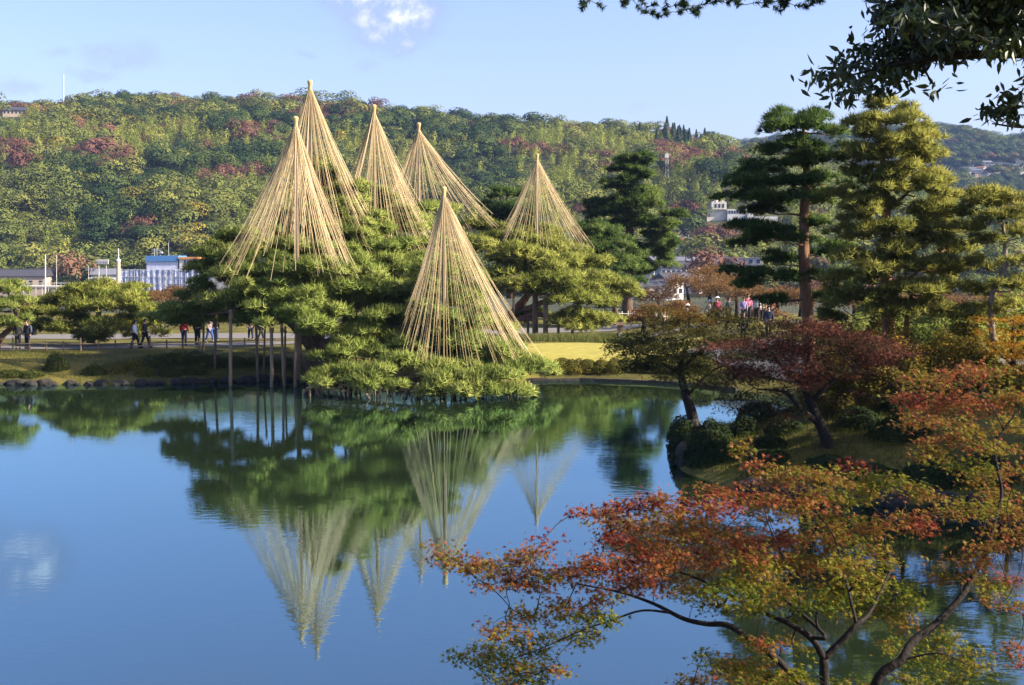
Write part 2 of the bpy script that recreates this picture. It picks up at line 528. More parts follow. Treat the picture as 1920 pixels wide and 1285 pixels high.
grid('ground', axis((-1500, -90, 45), (-90, -48, 2), (-48, 30, .5), (30, 90, 2), (90, 1500, 45)), axis((-30, 10, 1.5), (10, 80, .5), (80, 150, 1.5), (150, 170, 5)), ground_mat())
grid('hillside', axis((-1500, -700, 40), (-700, 1000, 9), (1000, 1500, 40)), axis((170, 420, 25), (420, 860, 8), (860, 1000, 20), (1000, 1700, 16), (1700, 2500, 80)),
     plain('forest_floor', (.04, .045, .018), .95, .4, .05))


def water_mat():
    m, N, L, bs, out = new_mat('pond_water')
    tc = N.new('ShaderNodeTexCoord')
    mp = N.new('ShaderNodeMapping'); mp.inputs['Scale'].default_value = (1.0, 1.7, 1)
    L.new(tc.outputs['Object'], mp.inputs['Vector'])
    a = N.new('ShaderNodeTexNoise'); a.inputs['Scale'].default_value = 2.2; a.inputs['Detail'].default_value = 3
    b = N.new('ShaderNodeTexNoise'); b.inputs['Scale'].default_value = .16; b.inputs['Detail'].default_value = 2
    L.new(mp.outputs[0], a.inputs['Vector']); L.new(tc.outputs['Object'], b.inputs['Vector'])
    mr = N.new('ShaderNodeMapRange'); mr.inputs['From Min'].default_value = .42; mr.inputs['From Max'].default_value = .62
    mr.inputs['To Min'].default_value = .25; mr.inputs['To Max'].default_value = 1.0
    L.new(b.outputs['Fac'], mr.inputs['Value'])
    mu = N.new('ShaderNodeMath'); mu.operation = 'MULTIPLY'
    L.new(a.outputs['Fac'], mu.inputs[0]); L.new(mr.outputs[0], mu.inputs[1])
    bp = N.new('ShaderNodeBump'); bp.inputs['Strength'].default_value = 1.0; bp.inputs['Distance'].default_value = .0032
    L.new(mu.outputs[0], bp.inputs['Height'])
    N.remove(bs)
    gl = N.new('ShaderNodeBsdfGlossy'); gl.inputs['Roughness'].default_value = .025
    gl.inputs['Color'].default_value = (.58, .84, 1.0, 1)
    df = N.new('ShaderNodeBsdfDiffuse'); df.inputs['Color'].default_value = (.014, .022, .010, 1)
    L.new(bp.outputs[0], gl.inputs['Normal'])
    fr = N.new('ShaderNodeFresnel'); fr.inputs['IOR'].default_value = 1.33
    L.new(bp.outputs[0], fr.inputs['Normal'])
    f2 = N.new('ShaderNodeMapRange'); f2.inputs['To Min'].default_value = .30; f2.inputs['To Max'].default_value = 1.0
    L.new(fr.outputs[0], f2.inputs['Value'])
    mix = N.new('ShaderNodeMixShader')
    L.new(f2.outputs[0], mix.inputs[0]); L.new(df.outputs[0], mix.inputs[1]); L.new(gl.outputs[0], mix.inputs[2])
    L.new(mix.outputs[0], out.inputs['Surface'])
    return m


def pond_water():
    bm = bmesh.new()
    c = np.array([0, 40.0])
    vs = []
    for p in POND:
        v = (p - c); v = v * (1 + 1.2 / np.linalg.norm(v)) + c
        vs.append(bm.verts.new((v[0], v[1], 0)))
    f = bm.faces.new(vs)
    if f.normal.z < 0: f.normal_flip()
    bmesh.ops.triangulate(bm, faces=[f])
    me = bpy.data.meshes.new('pond_water'); bm.to_mesh(me); bm.free()
    me.materials.append(water_mat())
    # face up
    if me.polygons[0].normal.z < 0: me.flip_normals()
    return tag(inst('pond_water', me), kind='structure')


pond_water()


def ribbon(name, pts, width, mat, lift=.03):
    P = np.array(pts, float)
    t = np.linspace(0, len(P) - 1, 8 * len(P))
    C = np.stack([np.interp(t, np.arange(len(P)), P[:, k]) for k in range(2)], 1)
    D = np.gradient(C, axis=0); D /= np.linalg.norm(D, axis=1)[:, None]
    Nn = np.stack([-D[:, 1], D[:, 0]], 1)
    cols = np.linspace(-.5, .5, 7)
    XY = C[:, None] + Nn[:, None] * (cols[None, :, None] * width)
    XY = XY.reshape(-1, 2)
    Z = ground_z(XY[:, 0], XY[:, 1]) + lift
    i = (np.arange(len(C) - 1)[:, None] * 7 + np.arange(6)[None]).ravel()
    F = np.stack([i, i + 1, i + 8, i + 7], 1)
    return tag(obj(name, np.column_stack([XY, Z]), F[:, ::-1], mat, smooth_shade=True), kind='structure')


ribbon('path', [(-60, 79), (-40, 79.5), (-30, 79.5), (-24, 80.5), (-18, 83), (-12, 88), (-6, 94), (4, 98)], 3.6, M['gravel'])
ribbon('path', [(-60, 97), (-30, 98), (-12, 99), (4, 106), (20, 112)], 6.0, M['gravel'], .045)
ribbon('path', [(11, 74), (14, 66), (16.5, 60), (21, 54), (30, 50)], 3.0, M['gravel'], .05)
ribbon('path', [(8, 95), (14, 92), (20, 91), (30, 92)], 4.0, M['gravel'], .04)


def lawn():
    m = plain('dry_lawn', (.29, .255, .06), .95, .18, 2.5, bump=.4, spec=.1)
    xs, ys = np.arange(-3, 13.01, .4), np.arange(71, 85.01, .4)
    X, Y = np.meshgrid(xs, ys); X, Y = X.ravel(), Y.ravel()
    Z = ground_z(X, Y) + .02
    edge = np.hypot((X - 4.5) / 7.5, (Y - 78) / 6.4) + .08 * (vnoise(X * .8, Y * .8, 8) - .5)
    keep = edge < 1
    i = (np.arange(len(ys) - 1)[:, None] * len(xs) + np.arange(len(xs) - 1)[None]).ravel()
    F = np.stack([i, i + 1, i + 1 + len(xs), i + len(xs)], 1)
    F = F[keep[F].all(1)]
    return tag(obj('lawn', np.stack([X, Y, Z], 1), F, m, smooth_shade=True), kind='structure')


lawn()

# ------------------------------------------------------------------ foliage tools


def frames(D, r):
    """rotation matrices whose third column is D, spun at random"""
    D = D / (np.linalg.norm(D, axis=1)[:, None] + 1e-12)
    R = r.normal(size=D.shape)
    A = np.cross(D, R); A /= np.linalg.norm(A, axis=1)[:, None] + 1e-12
    return np.stack([A, np.cross(D, A), D], 2)


def scatter(mb, P, D, tv, tf, size, tint, r, tjit=.12, nrm=None, flat=.0):
    # nrm: the way the clump faces; the leaves of a clump shade together, each keeping a share of its own facing
    n, k = len(P), len(tv)
    R = frames(D, r)
    V = np.einsum('nij,kj->nki', R, tv) * np.broadcast_to(np.asarray(size, float), (n,))[:, None, None] + P[:, None]
    F = (tf[None] + (np.arange(n) * k)[:, None, None]).reshape(-1, tf.shape[1])
    t = np.clip(np.broadcast_to(tint, (n,)) + r.normal(size=n) * tjit, 0, 1)
    if nrm is not None:
        nn = nrm / (np.linalg.norm(nrm, axis=1)[:, None] + 1e-9) + r.normal(size=nrm.shape) * flat
        nn /= np.linalg.norm(nn, axis=1)[:, None] + 1e-9
        nrm = np.repeat(nn, k, axis=0)
    mb.add(V.reshape(-1, 3), F, np.repeat(t, k), nrm)


def tuft(n=9, w=.085, spread=1.25, seed=1):
    """a bundle of needles of unit length round +z"""
    r = np.random.default_rng(seed)
    th = np.arange(n) * 2.399 + r.uniform(0, .5, n)
    ph = spread * np.sqrt((np.arange(n) + .5) / n)
    d = np.stack([np.sin(ph) * np.cos(th), np.sin(ph) * np.sin(th), np.cos(ph)], 1)
    s = np.cross(d, r.normal(size=(n, 3))); s /= np.linalg.norm(s, axis=1)[:, None]
    L = r.uniform(.75, 1.1, n)[:, None]
    V = np.stack([d * .05 - s * w, d * .05 + s * w, d * L], 1).reshape(-1, 3)
    return V, np.arange(3 * n).reshape(-1, 3)


TUFT, TUFT_F = tuft(10, .062, 1.3)
TUFT_S, TUFT_SF = tuft(7, .10, 1.35, 4)


def maple_leaf():
    tips = [(0, 1.0, 0), (-.62, .72, -.10), (.62, .72, -.10), (-.72, .12, -.16), (.72, .12, -.16)]
    notch = [(-.14, .40), (.14, .40), (-.20, .22), (.20, .22), (-.10, -.02), (.10, -.02)]
    V = np.array([(0, .18, .06)] + tips + [(a, b, 0) for a, b in notch])
    #   0 centre; 1 top; 2 l1; 3 r1; 4 l2; 5 r2; 6 nl; 7 nr; 8 nl2; 9 nr2; 10 bl; 11 br
    F = np.array([(0, 7, 1), (0, 1, 6), (0, 6, 2), (0, 2, 8), (0, 8, 4), (0, 4, 10), (0, 3, 7), (0, 9, 3), (0, 5, 9), (0, 11, 5), (0, 10, 11)])
    V = V - np.array([0, .2, 0])
    return V, F


MLEAF, MLEAF_F = maple_leaf()
# the same leaf seen from 40 m: five pointed lobes
MSMALL = np.array([(-.1, 0, .04), (.1, 0, .04), (0, .8, 0), (-.62, .55, -.1), (.62, .55, -.1), (-.7, -.05, -.14), (.7, -.05, -.14), (0, .25, .05)], float)
MSMALL_F = np.array([(0, 1, 2), (0, 7, 3), (1, 4, 7), (0, 7, 5), (1, 6, 7)])
LANCE = np.array([(0, 0, 0), (-.18, .35, .05), (.18, .35, .05), (-.14, .7, .02), (.14, .7, .02), (0, 1.05, -.06), (0, .35, -.02), (0, .7, -.04)], float)
LANCE = LANCE[:, [0, 2, 1]]
LANCE_F = np.array([(0, 6, 1), (0, 2, 6), (1, 6, 7), (1, 7, 3), (6, 2, 4), (6, 4, 7), (3, 7, 5), (7, 4, 5)])
QLEAF = np.array([(-.5, 0, 0), (0, -.28, .06), (.5, 0, 0), (0, .28, .06)], float)
QLEAF_F = np.array([(0, 1, 2), (0, 2, 3)])


def pad_points(c, rx, ry, rz, n, r):
    """points and outward directions over one cloud-like foliage pad made of smaller domes"""
    ns = int(np.clip(rx * ry * 3.4, 6, 24))
    a = r.uniform(0, 2 * np.pi, ns); q = np.sqrt(r.uniform(0.02, 1, ns)) * .95 * r.uniform(.75, 1.2, ns)
    S = np.stack([q * np.cos(a) * rx, q * np.sin(a) * ry, rz * (.5 * (1 - q * q) - .15) + r.normal(size=ns) * rz * .38], 1)
    sr = r.uniform(.20, .46, ns) * min(rx, ry) + .10
    k = r.choice(ns, n, p=sr ** 1.6 / (sr ** 1.6).sum())
    u = r.normal(size=(n, 3)); u /= np.linalg.norm(u, axis=1)[:, None]
    u[:, 2] = np.where(r.uniform(size=n) < .74, np.abs(u[:, 2]), u[:, 2] * .7)
    rad = np.where(r.uniform(size=n) < .15, r.uniform(1.0, 1.4, n), r.uniform(.55, 1.08, n))
    off = u * (sr[k] * rad)[:, None] * np.array([1.12, 1.12, .5])
    P = np.asarray(c, float) + S[k] + off
    D = u * np.array([.9, .9, .8]) + np.array([0, 0, .75])
    return P, D, r.normal(size=ns)[k]


def limb_curve(a, b, r, sag=.12, n=6):
    a, b = np.asarray(a, float), np.asarray(b, float)
    L = np.linalg.norm(b - a)
    t = np.linspace(0, 1, n)[:, None]
    side = r.normal(size=3) * L * .09
    side[2] = abs(side[2]) * .4
    mid = (a + b) / 2 + side - np.array([0, 0, sag * L])
    P = (1 - t) ** 2 * a + 2 * t * (1 - t) * mid + t * t * b
    P[1:-1] += r.normal(size=(n - 2, 3)) * L * .02
    return P


def grow(skel, rad, target, r, r_tip=.02, sag=.1, up=.0, k=.75, rmax=9.):
    """joins target to the nearest point of the skeleton; returns the curve and radii"""
    S = np.array(skel); t = np.asarray(target, float)
    dv = t - S
    dist = np.linalg.norm(dv, axis=1) + np.where(dv[:, 2] < -.3, -dv[:, 2] * .6, 0) + up * np.abs(dv[:, 2])
    i = int(np.argmin(dist))
    P = limb_curve(S[i], t, r, sag)
    L = np.linalg.norm(t - S[i])
    r0 = min(rad[i] * k, .018 + .028 * L, rmax)
    R = np.linspace(max(r0, r_tip), r_tip, len(P))
    for p, q in zip(P[1:], R[1:]):
        skel.append(tuple(p)); rad.append(float(q))
    return P, R


def smooth_path(pts, n=5):
    """Catmull-Rom through points that may carry extra columns"""
    P = np.asarray(pts, float)
    Q = np.vstack([2 * P[0] - P[1], P, 2 * P[-1] - P[-2]])
    out = []
    for i in range(1, len(Q) - 2):
        for t in np.linspace(0, 1, n, endpoint=False):
            out.append(.5 * ((2 * Q[i]) + (-Q[i - 1] + Q[i + 1]) * t + (2 * Q[i - 1] - 5 * Q[i] + 4 * Q[i + 1] - Q[i + 2]) * t * t + (-Q[i - 1] + 3 * Q[i] - 3 * Q[i + 1] + Q[i + 2]) * t ** 3))
    out.append(P[-1])
    return np.array(out)


def pine(name, label, trunk, pads, mat, bark, dens=330, size=.27, seed=1, group=None, tmean=.5, ry_k=.9, extra_trunks=(), limb_min=0.0, d0=None, sides=8):
    """trunk: (px, py, d, radius m); pads: (px, py, d, half width px, half height px)"""
    r = np.random.default_rng(seed)
    tp = [(*at(a, b, d), q) for a, b, d, q in trunk]
    tp = smooth_path(tp)
    root = thing(name, label, 'tree', Vector(tp[0][:3]), group=group)
    MB().tube(tp[:, :3], tp[:, 3], sides).build('trunk', bark, root, smooth_shade=True)
    skel = [tuple(p[:3]) for p in tp[2:]]; rad = [float(p[3]) for p in tp[2:]]
    for ex in extra_trunks:
        ep = smooth_path([(*at(a, b, d), q) for a, b, d, q in ex])
        MB().tube(ep[:, :3], ep[:, 3], 7).build('branch', bark, root, smooth_shade=True)
        skel += [tuple(p[:3]) for p in ep]; rad += [float(p[3]) for p in ep]
    base = np.array(tp[0][:3])
    W = []
    for (a, b, d, rx, rz) in pads:
        c = np.array(at(a, b, d)); s = d / FPX
        W.append((np.linalg.norm(c[:2] - base[:2]), c, rx * s, rz * s))
    W.sort(key=lambda w: w[0])
    mb = MB()
    for (_, c, rx, rz) in W:
        P, R = grow(skel, rad, c - np.array([0, 0, rz * .5]), r, .018, .07, up=.5)
        if np.linalg.norm(P[-1] - P[0]) > limb_min:
            MB().tube(P, R, 5).build('branch', bark, root, smooth_shade=True)
        ry = max(rx * ry_k, .6)
        n = int(dens * rx * ry * (1 + .5 * rz / max(rx, .3)))
        Q, D, sub = pad_points(c, rx, ry, rz, n, r)
        scatter(mb, Q, D, TUFT, TUFT_F, size * r.uniform(.75, 1.2, n), tmean + .12 * sub + r.normal() * .06, r, .12, D, .32)
    mb.build('crown', mat, root)
    return root


def spray_tree(name, label, cat, base, trunk_lines, sprays, mat, bark, leaf, leaf_f, lsize, dens, seed, group=None, flat=.22, droop=.0, parts=0, leaf_up=1.0, twig_r=.006, tj=.1, part_name='leaf', depth_k=1.0, wild=.55, limb_k=1.0, loose=1.5):
    """a broadleaf tree of layered sprays. trunk_lines: lists of (px, py, d, radius m), the first is the trunk;
    sprays: (px, py, d, half width px, half height px, tint)"""
    r = np.random.default_rng(seed)
    root = thing(name, label, cat, base, group=group)
    skel, rad = [], []
    for i, ln in enumerate(trunk_lines):
        tp = smooth_path([(*at(a, b, d), q) for a, b, d, q in ln])
        MB().tube(tp[:, :3], tp[:, 3] * limb_k, 8 if i == 0 else 6).build('trunk' if i == 0 else 'branch', bark, root, smooth_shade=True)
        st = 2 if i == 0 else 0
        skel += [tuple(p[:3]) for p in tp[st:]]; rad += [float(p[3]) for p in tp[st:]]
    tw = MB(); mb = MB()
    P_all, D_all, T_all = [], [], []
    cs = [(np.array(at(a, b, d)), rx * d / FPX, rz * d / FPX, t) for a, b, d, rx, rz, t in sprays]
    S0 = np.array(skel)
    cs.sort(key=lambda c: np.min(np.linalg.norm(S0 - c[0], axis=1)))
    for (c, rx, rz, t) in cs:
        P, R = grow(skel, rad, c - np.array([0, 0, rz * .3]), r, twig_r, .04, k=.6, rmax=twig_r * 3.2)
        tw.tube(P, R, 4)
        for _ in range(4):
            e = c + np.array([r.normal() * rx * .55, r.normal() * rx * .5 * depth_k, -rz * .25 + r.normal() * rz * .3])
            P, R = grow(skel, rad, e, r, twig_r * .5, .03, k=.6, rmax=twig_r * 1.3)
            tw.tube(P, R, 3)
        n = max(4, int(dens * rx * max(rx * depth_k, .1)))
        # clusters of leaves round twig ends
        ns = max(3, n // 14)
        a = r.uniform(0, 2 * np.pi, ns); q = np.sqrt(r.uniform(0, 1, ns))
        S = np.stack([q * np.cos(a) * rx, q * np.sin(a) * rx * depth_k, r.normal(size=ns) * rz * .45 - q * q * droop * rx], 1)
        k = r.integers(0, ns, n)
        o = r.normal(size=(n, 3)) * np.array([1, 1, .45]) * (lsize * loose)
        P_all.append(c + S[k] + o)
        D_all.append(r.normal(size=(n, 3)) * wild + np.array([0, 0, leaf_up]))
        T_all.append(np.clip(t + r.normal(size=ns)[k] * tj + r.normal(size=n) * tj * .7, 0, 1))
    P, D, T = np.concatenate(P_all), np.concatenate(D_all), np.concatenate(T_all)
    tw.build('twigs', bark, root, smooth_shade=True)['kind'] = 'stuff'
    rest = np.ones(len(P), bool)
    if parts:
        # the leaves that show largest are objects of their own, the rest one part
        inside = np.array([abs((p[0] / p[1]) * FPX) < 900 for p in P]) & (P[:, 2] - CAM_Z < .24 * P[:, 1])
        near = np.argsort(P[:, 1] + np.where(inside, 0, 100))[:parts]
        rest[near] = False
        Rm = frames(D[near], r)
        mesh_by = {}
        for i, j in enumerate(near):
            b = int(T[j] * 11.99)
            if b not in mesh_by:
                mesh_by[b] = make_mesh(part_name, leaf, leaf_f, mat, np.full(len(leaf), (b + .5) / 12))
            s = lsize * r.uniform(.75, 1.2)
            inst(part_name, mesh_by[b], root, Vector(P[j]) - Vector(root.location), Matrix(Rm[i].tolist()).to_euler(), (s, s, s))
    scatter(mb, P[rest], D[rest], leaf, leaf_f, lsize * r.uniform(.7, 1.2, int(rest.sum())), T[rest], r, .03)
    o = mb.build('leaves', mat, root)
    o['kind'] = 'stuff'
    return root


def bush(name, label, c, rx, ry, rz, mat, n, seed, size=.12, tmean=.5, group=None, cat='shrub', lump=.18, stems=True):
    """a clipped or loose shrub: leaves over a lumpy dome, with stems under it"""
    r = np.random.default_rng(seed)
    root = thing(name, label, cat, c, group=group)
    u = r.normal(size=(n, 3)); u /= np.linalg.norm(u, axis=1)[:, None]; u[:, 2] = np.abs(u[:, 2])
    rad = 1 + lump * (vnoise(u[:, 0] * 2.2 + seed, u[:, 1] * 2.2 + u[:, 2] * 1.7, seed) - .5) * 2
    rad *= r.uniform(.8, 1.02, n)
    P = np.array(c) + u * rad[:, None] * np.array([rx, ry, rz])
    t = tmean + .35 * (vnoise(P[:, 0] * 1.6, P[:, 1] * 1.6 + P[:, 2] * 1.6, seed + 1) - .5)
    mb = MB()
    scatter(mb, P, u + r.normal(size=(n, 3)) * .5 + np.array([0, 0, .2]), QLEAF, QLEAF_F, size * r.uniform(.7, 1.3, n), t, r)
    mb.build('foliage', mat, root)
    if stems:
        st = MB()
        for _ in range(7):
            e = np.array(c) + r.normal(size=3) * np.array([rx * .4, ry * .4, 0]) + np.array([0, 0, rz * .7])
            b = np.array(c) + np.array([r.normal() * rx * .15, r.normal() * ry * .15, -.1])
            st.tube(np.linspace(b, e, 3), [.03, .02, .01], 4)
        st.build('stem', M['bark_dark'], root)
    return root


# ------------------------------------------------------------------ woods on the hills
def crown_template(name, mat, kind, seed, n=230):
    n = n * 4
    r = np.random.default_rng(seed)
    mb = MB()
    if kind == 'round':
        ns = 7
        S = r.normal(size=(ns, 3)) * np.array([.21, .21, .13]) + np.array([0, 0, .60])
        sr = r.uniform(.24, .38, ns)
        k = r.integers(0, ns, n)
        u = r.normal(size=(n, 3)); u /= np.linalg.norm(u, axis=1)[:, None]; u[:, 2] = np.where(r.uniform(size=n) < .75, np.abs(u[:, 2]), u[:, 2])
        P = S[k] + u * sr[k][:, None] * np.array([1, 1, .8]); D = u + np.array([0, 0, .25]); t = .5 + .10 * r.normal(size=ns)[k]
        sz = .060
    elif kind == 'plume':
        ns = 9
        a = r.uniform(0, 6.28, ns); lean = r.uniform(.05, .32, ns); top = r.uniform(.8, 1.25, ns)
        k = r.integers(0, ns, n); h = r.uniform(.15, 1, n)
        P = np.stack([np.cos(a)[k] * lean[k] * (.5 + h ** 2), np.sin(a)[k] * lean[k] * (.5 + h ** 2), h * top[k]], 1)
        P += r.normal(size=(n, 3)) * (.11 * np.sin(np.pi * np.clip(h * .9 + .08, 0, 1)))[:, None]
        u = P - np.array([0, 0, .5]); u /= np.linalg.norm(u, axis=1)[:, None]
        D = u + r.normal(size=(n, 3)) * .4 + np.array([0, 0, .2]); t = .5 + .22 * r.normal(size=ns)[k]
        sz = .045
    else:
        h = r.uniform(0, 1, n) ** 1.2; a = r.uniform(0, 6.28, n)
        q = (1 - h) * .28 * r.uniform(.75, 1.1, n) + .02
        P = np.stack([q * np.cos(a), q * np.sin(a), .12 + h * 1.15], 1)
        D = np.stack([np.cos(a), np.sin(a), np.full(n, .5)], 1); t = r.uniform(.2, .8, n)
        sz = .055
    scatter(mb, P, D + r.normal(size=P.shape) * .2, QLEAF * 1.35, QLEAF_F, sz * r.uniform(.7, 1.3, n), t, r, .03, D, .07)
    return make_mesh(name, np.concatenate(mb.V), mb.F, mat, np.concatenate(mb.T), normals=mb.normals())


TEMPLATES = []
for (nm, mk, kd, sd, n) in [('dark_broadleaf', 'wood_dark', 'round', 1, 230), ('dark_broadleaf', 'wood_dark', 'round', 2, 230), ('olive_broadleaf', 'wood_olive', 'round', 3, 230), ('olive_broadleaf', 'wood_olive', 'round', 4, 230),
                            ('bamboo_clump', 'wood_bamboo', 'plume', 5, 220), ('bamboo_clump', 'wood_bamboo', 'plume', 6, 220), ('cedar', 'wood_cedar', 'cone', 7, 200),
                            ('red_broadleaf', 'wood_red', 'round', 8, 220), ('yellow_broadleaf', 'wood_yellow', 'round', 9, 180)]:
    TEMPLATES.append(crown_template(nm, M[mk], kd, sd, n))
WOOD_TRUNK = make_mesh('trunk', *(lambda m: (np.concatenate(m.V), m.F))(MB().tube([(0, 0, -.15), (.01, 0, .3), (0, .01, .75)], [.03, .025, .01], 5)), M['bark'])
KIND_NAMES = ['dark', 'dark', 'olive', 'olive', 'bamboo', 'bamboo', 'cedar', 'red', 'yellow']

# places kept clear of trees: (pixel, pixel, half width px, half height px, depth range)
CLEAR = []


def forest():
    r = np.random.default_rng(21)
    pts = []
    for (y0, y1, step, pxlo, pxhi) in [(428, 830, 7.2, -120, 2040), (1010, 1650, 9.5, 1180, 2040)]:
        ys = np.arange(y0, y1, step)
        for y in ys:
            xa, xb = (pxlo - 960) / FPX * y, (pxhi - 960) / FPX * y
            xs = np.arange(xa, xb, step)
            pts.append(np.stack([xs + r.uniform(-.5, .5, len(xs)) * step, y + r.uniform(-.5, .5, len(xs)) * step], 1))
    P = np.concatenate(pts)
    z = ground_z(P[:, 0], P[:, 1])
    px = 960 + FPX * P[:, 0] / P[:, 1]
    py = HORIZON - (z + 4 - CAM_Z) / P[:, 1] * FPX
    keep = np.ones(len(P), bool)
    for (cx, cy, w, h, da, db) in CLEAR:
        keep &= ~((abs(px - cx) < w) & (abs(py - cy) < h) & (P[:, 1] > da) & (P[:, 1] < db))
    far = P[:, 1] > 1000
    keep &= ~(far & (py > 300) & (py < 342) & (vnoise(P[:, 0] / 18, P[:, 1] / 18, 3) > .30))
    P, z, px, py, far = P[keep], z[keep], px[keep], py[keep], far[keep]
    n = len(P)
    a = vnoise(P[:, 0] / 34 + 7, P[:, 1] / 60, 31)
    b = vnoise(P[:, 0] / 22 + 3, P[:, 1] / 40, 32)
    c = vnoise(P[:, 0] / 26 + 9, P[:, 1] / 30, 33)
    u = r.uniform(size=n)
    t = (P[:, 1] - 425) / 375
    kind = np.where(u < .5, r.integers(0, 2, n), r.integers(2, 4, n))
    kind = np.where((a > .46) & (t > .12) & (t < .86), r.integers(4, 6, n), kind)
    kind = np.where((a > .46) & (u < .2), r.integers(2, 4, n), kind)
    # bamboo groves and dark woods; dark trees also paint in the shade of the hollows
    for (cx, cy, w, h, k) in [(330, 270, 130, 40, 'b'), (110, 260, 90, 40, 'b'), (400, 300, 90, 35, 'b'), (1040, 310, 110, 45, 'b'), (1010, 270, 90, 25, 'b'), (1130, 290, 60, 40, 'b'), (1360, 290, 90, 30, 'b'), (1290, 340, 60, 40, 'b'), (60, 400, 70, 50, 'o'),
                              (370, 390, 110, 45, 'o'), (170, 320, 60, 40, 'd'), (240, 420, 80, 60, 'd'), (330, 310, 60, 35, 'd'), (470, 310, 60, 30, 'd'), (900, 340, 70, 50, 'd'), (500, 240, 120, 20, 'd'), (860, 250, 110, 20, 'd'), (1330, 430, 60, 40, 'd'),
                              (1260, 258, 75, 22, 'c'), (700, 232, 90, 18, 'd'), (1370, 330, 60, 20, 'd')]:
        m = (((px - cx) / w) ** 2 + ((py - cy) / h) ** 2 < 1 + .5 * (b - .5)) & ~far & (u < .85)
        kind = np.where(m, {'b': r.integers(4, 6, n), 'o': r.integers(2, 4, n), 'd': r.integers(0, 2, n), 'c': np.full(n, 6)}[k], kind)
    red = (c > .80) & (u < .5) | (u > .987)
    red |= (t > .86) & (t < .985) & (vnoise(P[:, 0] / 16, P[:, 1] / 50, 35) > .42) & (px < 780) & (u < .8)
    for (cx, cy, w, h) in [(208, 295, 44, 26), (30, 290, 55, 22), (440, 335, 70, 14), (480, 250, 50, 12), (1260, 300, 40, 18), (1090, 400, 30, 14), (1350, 300, 50, 8), (1330, 400, 50, 16), (1340, 445, 40, 14), (620, 225, 90, 9)]:
        red |= (((px - cx) / w) ** 2 + ((py - cy) / h) ** 2 < 1) & (u < .7) & ~far
    kind = np.where(red & ~far, 7, kind)
    kind = np.where((u > .972) & (u < .98) & (px < 700), 8, kind)
    kind = np.where(far, np.where(u < .75, r.integers(0, 2, n), np.where(u < .93, 2, 7)), kind)
    skyline = (t > .955) & ~far
    kind = np.where(skyline & (kind >= 4) & (kind < 6), 0, kind)
    size = np.where(kind < 4, r.uniform(6.5, 13.5, n), np.where(kind < 6, r.uniform(6.5, 11.0, n), np.where(kind == 6, r.uniform(9, 12, n), r.uniform(7.0, 10.5, n))))
    size = np.where(far, size * 1.15, size)
    wide = np.where(kind < 4, r.uniform(1.0, 1.25, n), np.where(kind < 6, r.uniform(.75, 1.0, n), np.where(kind == 6, .9, r.uniform(1.05, 1.3, n))))
    size = np.where((t < .03) & ~far, size * .75, size)
    size = np.where((t > .9) & ~far, size * .72, size)
    size = np.where(skyline, size * np.where(r.uniform(size=n) < .35, r.uniform(1.3, 1.8, n), 1.0), size)
    scl = np.stack([size * wide, size * wide, size], 1)
    # the crowns that stand out of the mass are trees of their own
    inframe = (px > -10) & (px < 1930) & (py > 150)
    visible = inframe & ~((px > 430) & (px < 900) & (py > 240)) & ~((px > 1440) & (px < 1760) & (py > 230))
    own = np.zeros(n, bool)
    for sel, cap in [((kind == 7) & visible & ~far, 70), ((kind == 8) & visible & ~far, 14), (skyline & visible & (kind != 7) & (r.uniform(size=n) < .42), 70), ((kind == 6) & visible & ~far & (t > .5), 26), ((kind < 4) & visible & ~far & (t < .35) & (r.uniform(size=n) < .22), 60)]:
        i = np.nonzero(sel)[0]
        i = i[np.argsort(-size[i] / P[i, 1])][:cap]
        own[i] = True
    NAMES = {'red': ('red_broadleaf_tree', 'round red-brown broadleaf tree among green woods on the hillside', 'red-brown trees on the wooded hill'),
             'yellow': ('yellow_broadleaf_tree', 'bright yellow broadleaf tree among green woods on the hillside', 'yellow trees on the wooded hill'),
             'sky': ('ridge_tree', 'dark green tree standing against the sky along the hill ridge', 'trees along the ridge line'),
             'cedar': ('cedar_tree', 'dark pointed cedar in a stand below the hill ridge', 'cedars near the ridge'),
             'low': ('hillside_tree', 'round green broadleaf tree at the front of the wooded hillside', 'trees at the foot of the wooded hill')}
    for i in np.nonzero(own)[0]:
        kn = KIND_NAMES[kind[i]]
        key = kn if kn in ('red', 'yellow') else ('sky' if skyline[i] else ('cedar' if kn == 'cedar' else 'low'))
        nm, lb, g = NAMES[key]
        o = thing(nm, lb, 'tree', (P[i, 0], P[i, 1], z[i] - .4), r.uniform(0, 6.28), g)
        o.scale = tuple(scl[i])
        inst('crown', TEMPLATES[kind[i]], o)
        inst('trunk', WOOD_TRUNK, o)
    # the mass itself: one object
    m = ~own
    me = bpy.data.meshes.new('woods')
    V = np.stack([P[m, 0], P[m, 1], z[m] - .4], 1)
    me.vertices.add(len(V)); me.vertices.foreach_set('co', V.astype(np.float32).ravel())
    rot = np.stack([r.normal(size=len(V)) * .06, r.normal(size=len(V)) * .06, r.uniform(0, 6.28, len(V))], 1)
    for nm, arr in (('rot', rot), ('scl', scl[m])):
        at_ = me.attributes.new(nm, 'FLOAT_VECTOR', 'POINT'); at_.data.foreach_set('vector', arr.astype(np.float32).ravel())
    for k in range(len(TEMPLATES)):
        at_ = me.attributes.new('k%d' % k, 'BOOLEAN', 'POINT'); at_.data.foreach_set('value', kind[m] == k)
    o = bpy.data.objects.new('woods', me); COL.objects.link(o)
    tag(o, 'mixed green woods covering the hills behind the garden', kind='stuff')
    ng = bpy.data.node_groups.new('woods', 'GeometryNodeTree')
    ng.interface.new_socket('Geometry', in_out='INPUT', socket_type='NodeSocketGeometry')
    ng.interface.new_socket('Geometry', in_out='OUTPUT', socket_type='NodeSocketGeometry')
    N, L = ng.nodes, ng.links
    gi, go = N.new('NodeGroupInput'), N.new('NodeGroupOutput')
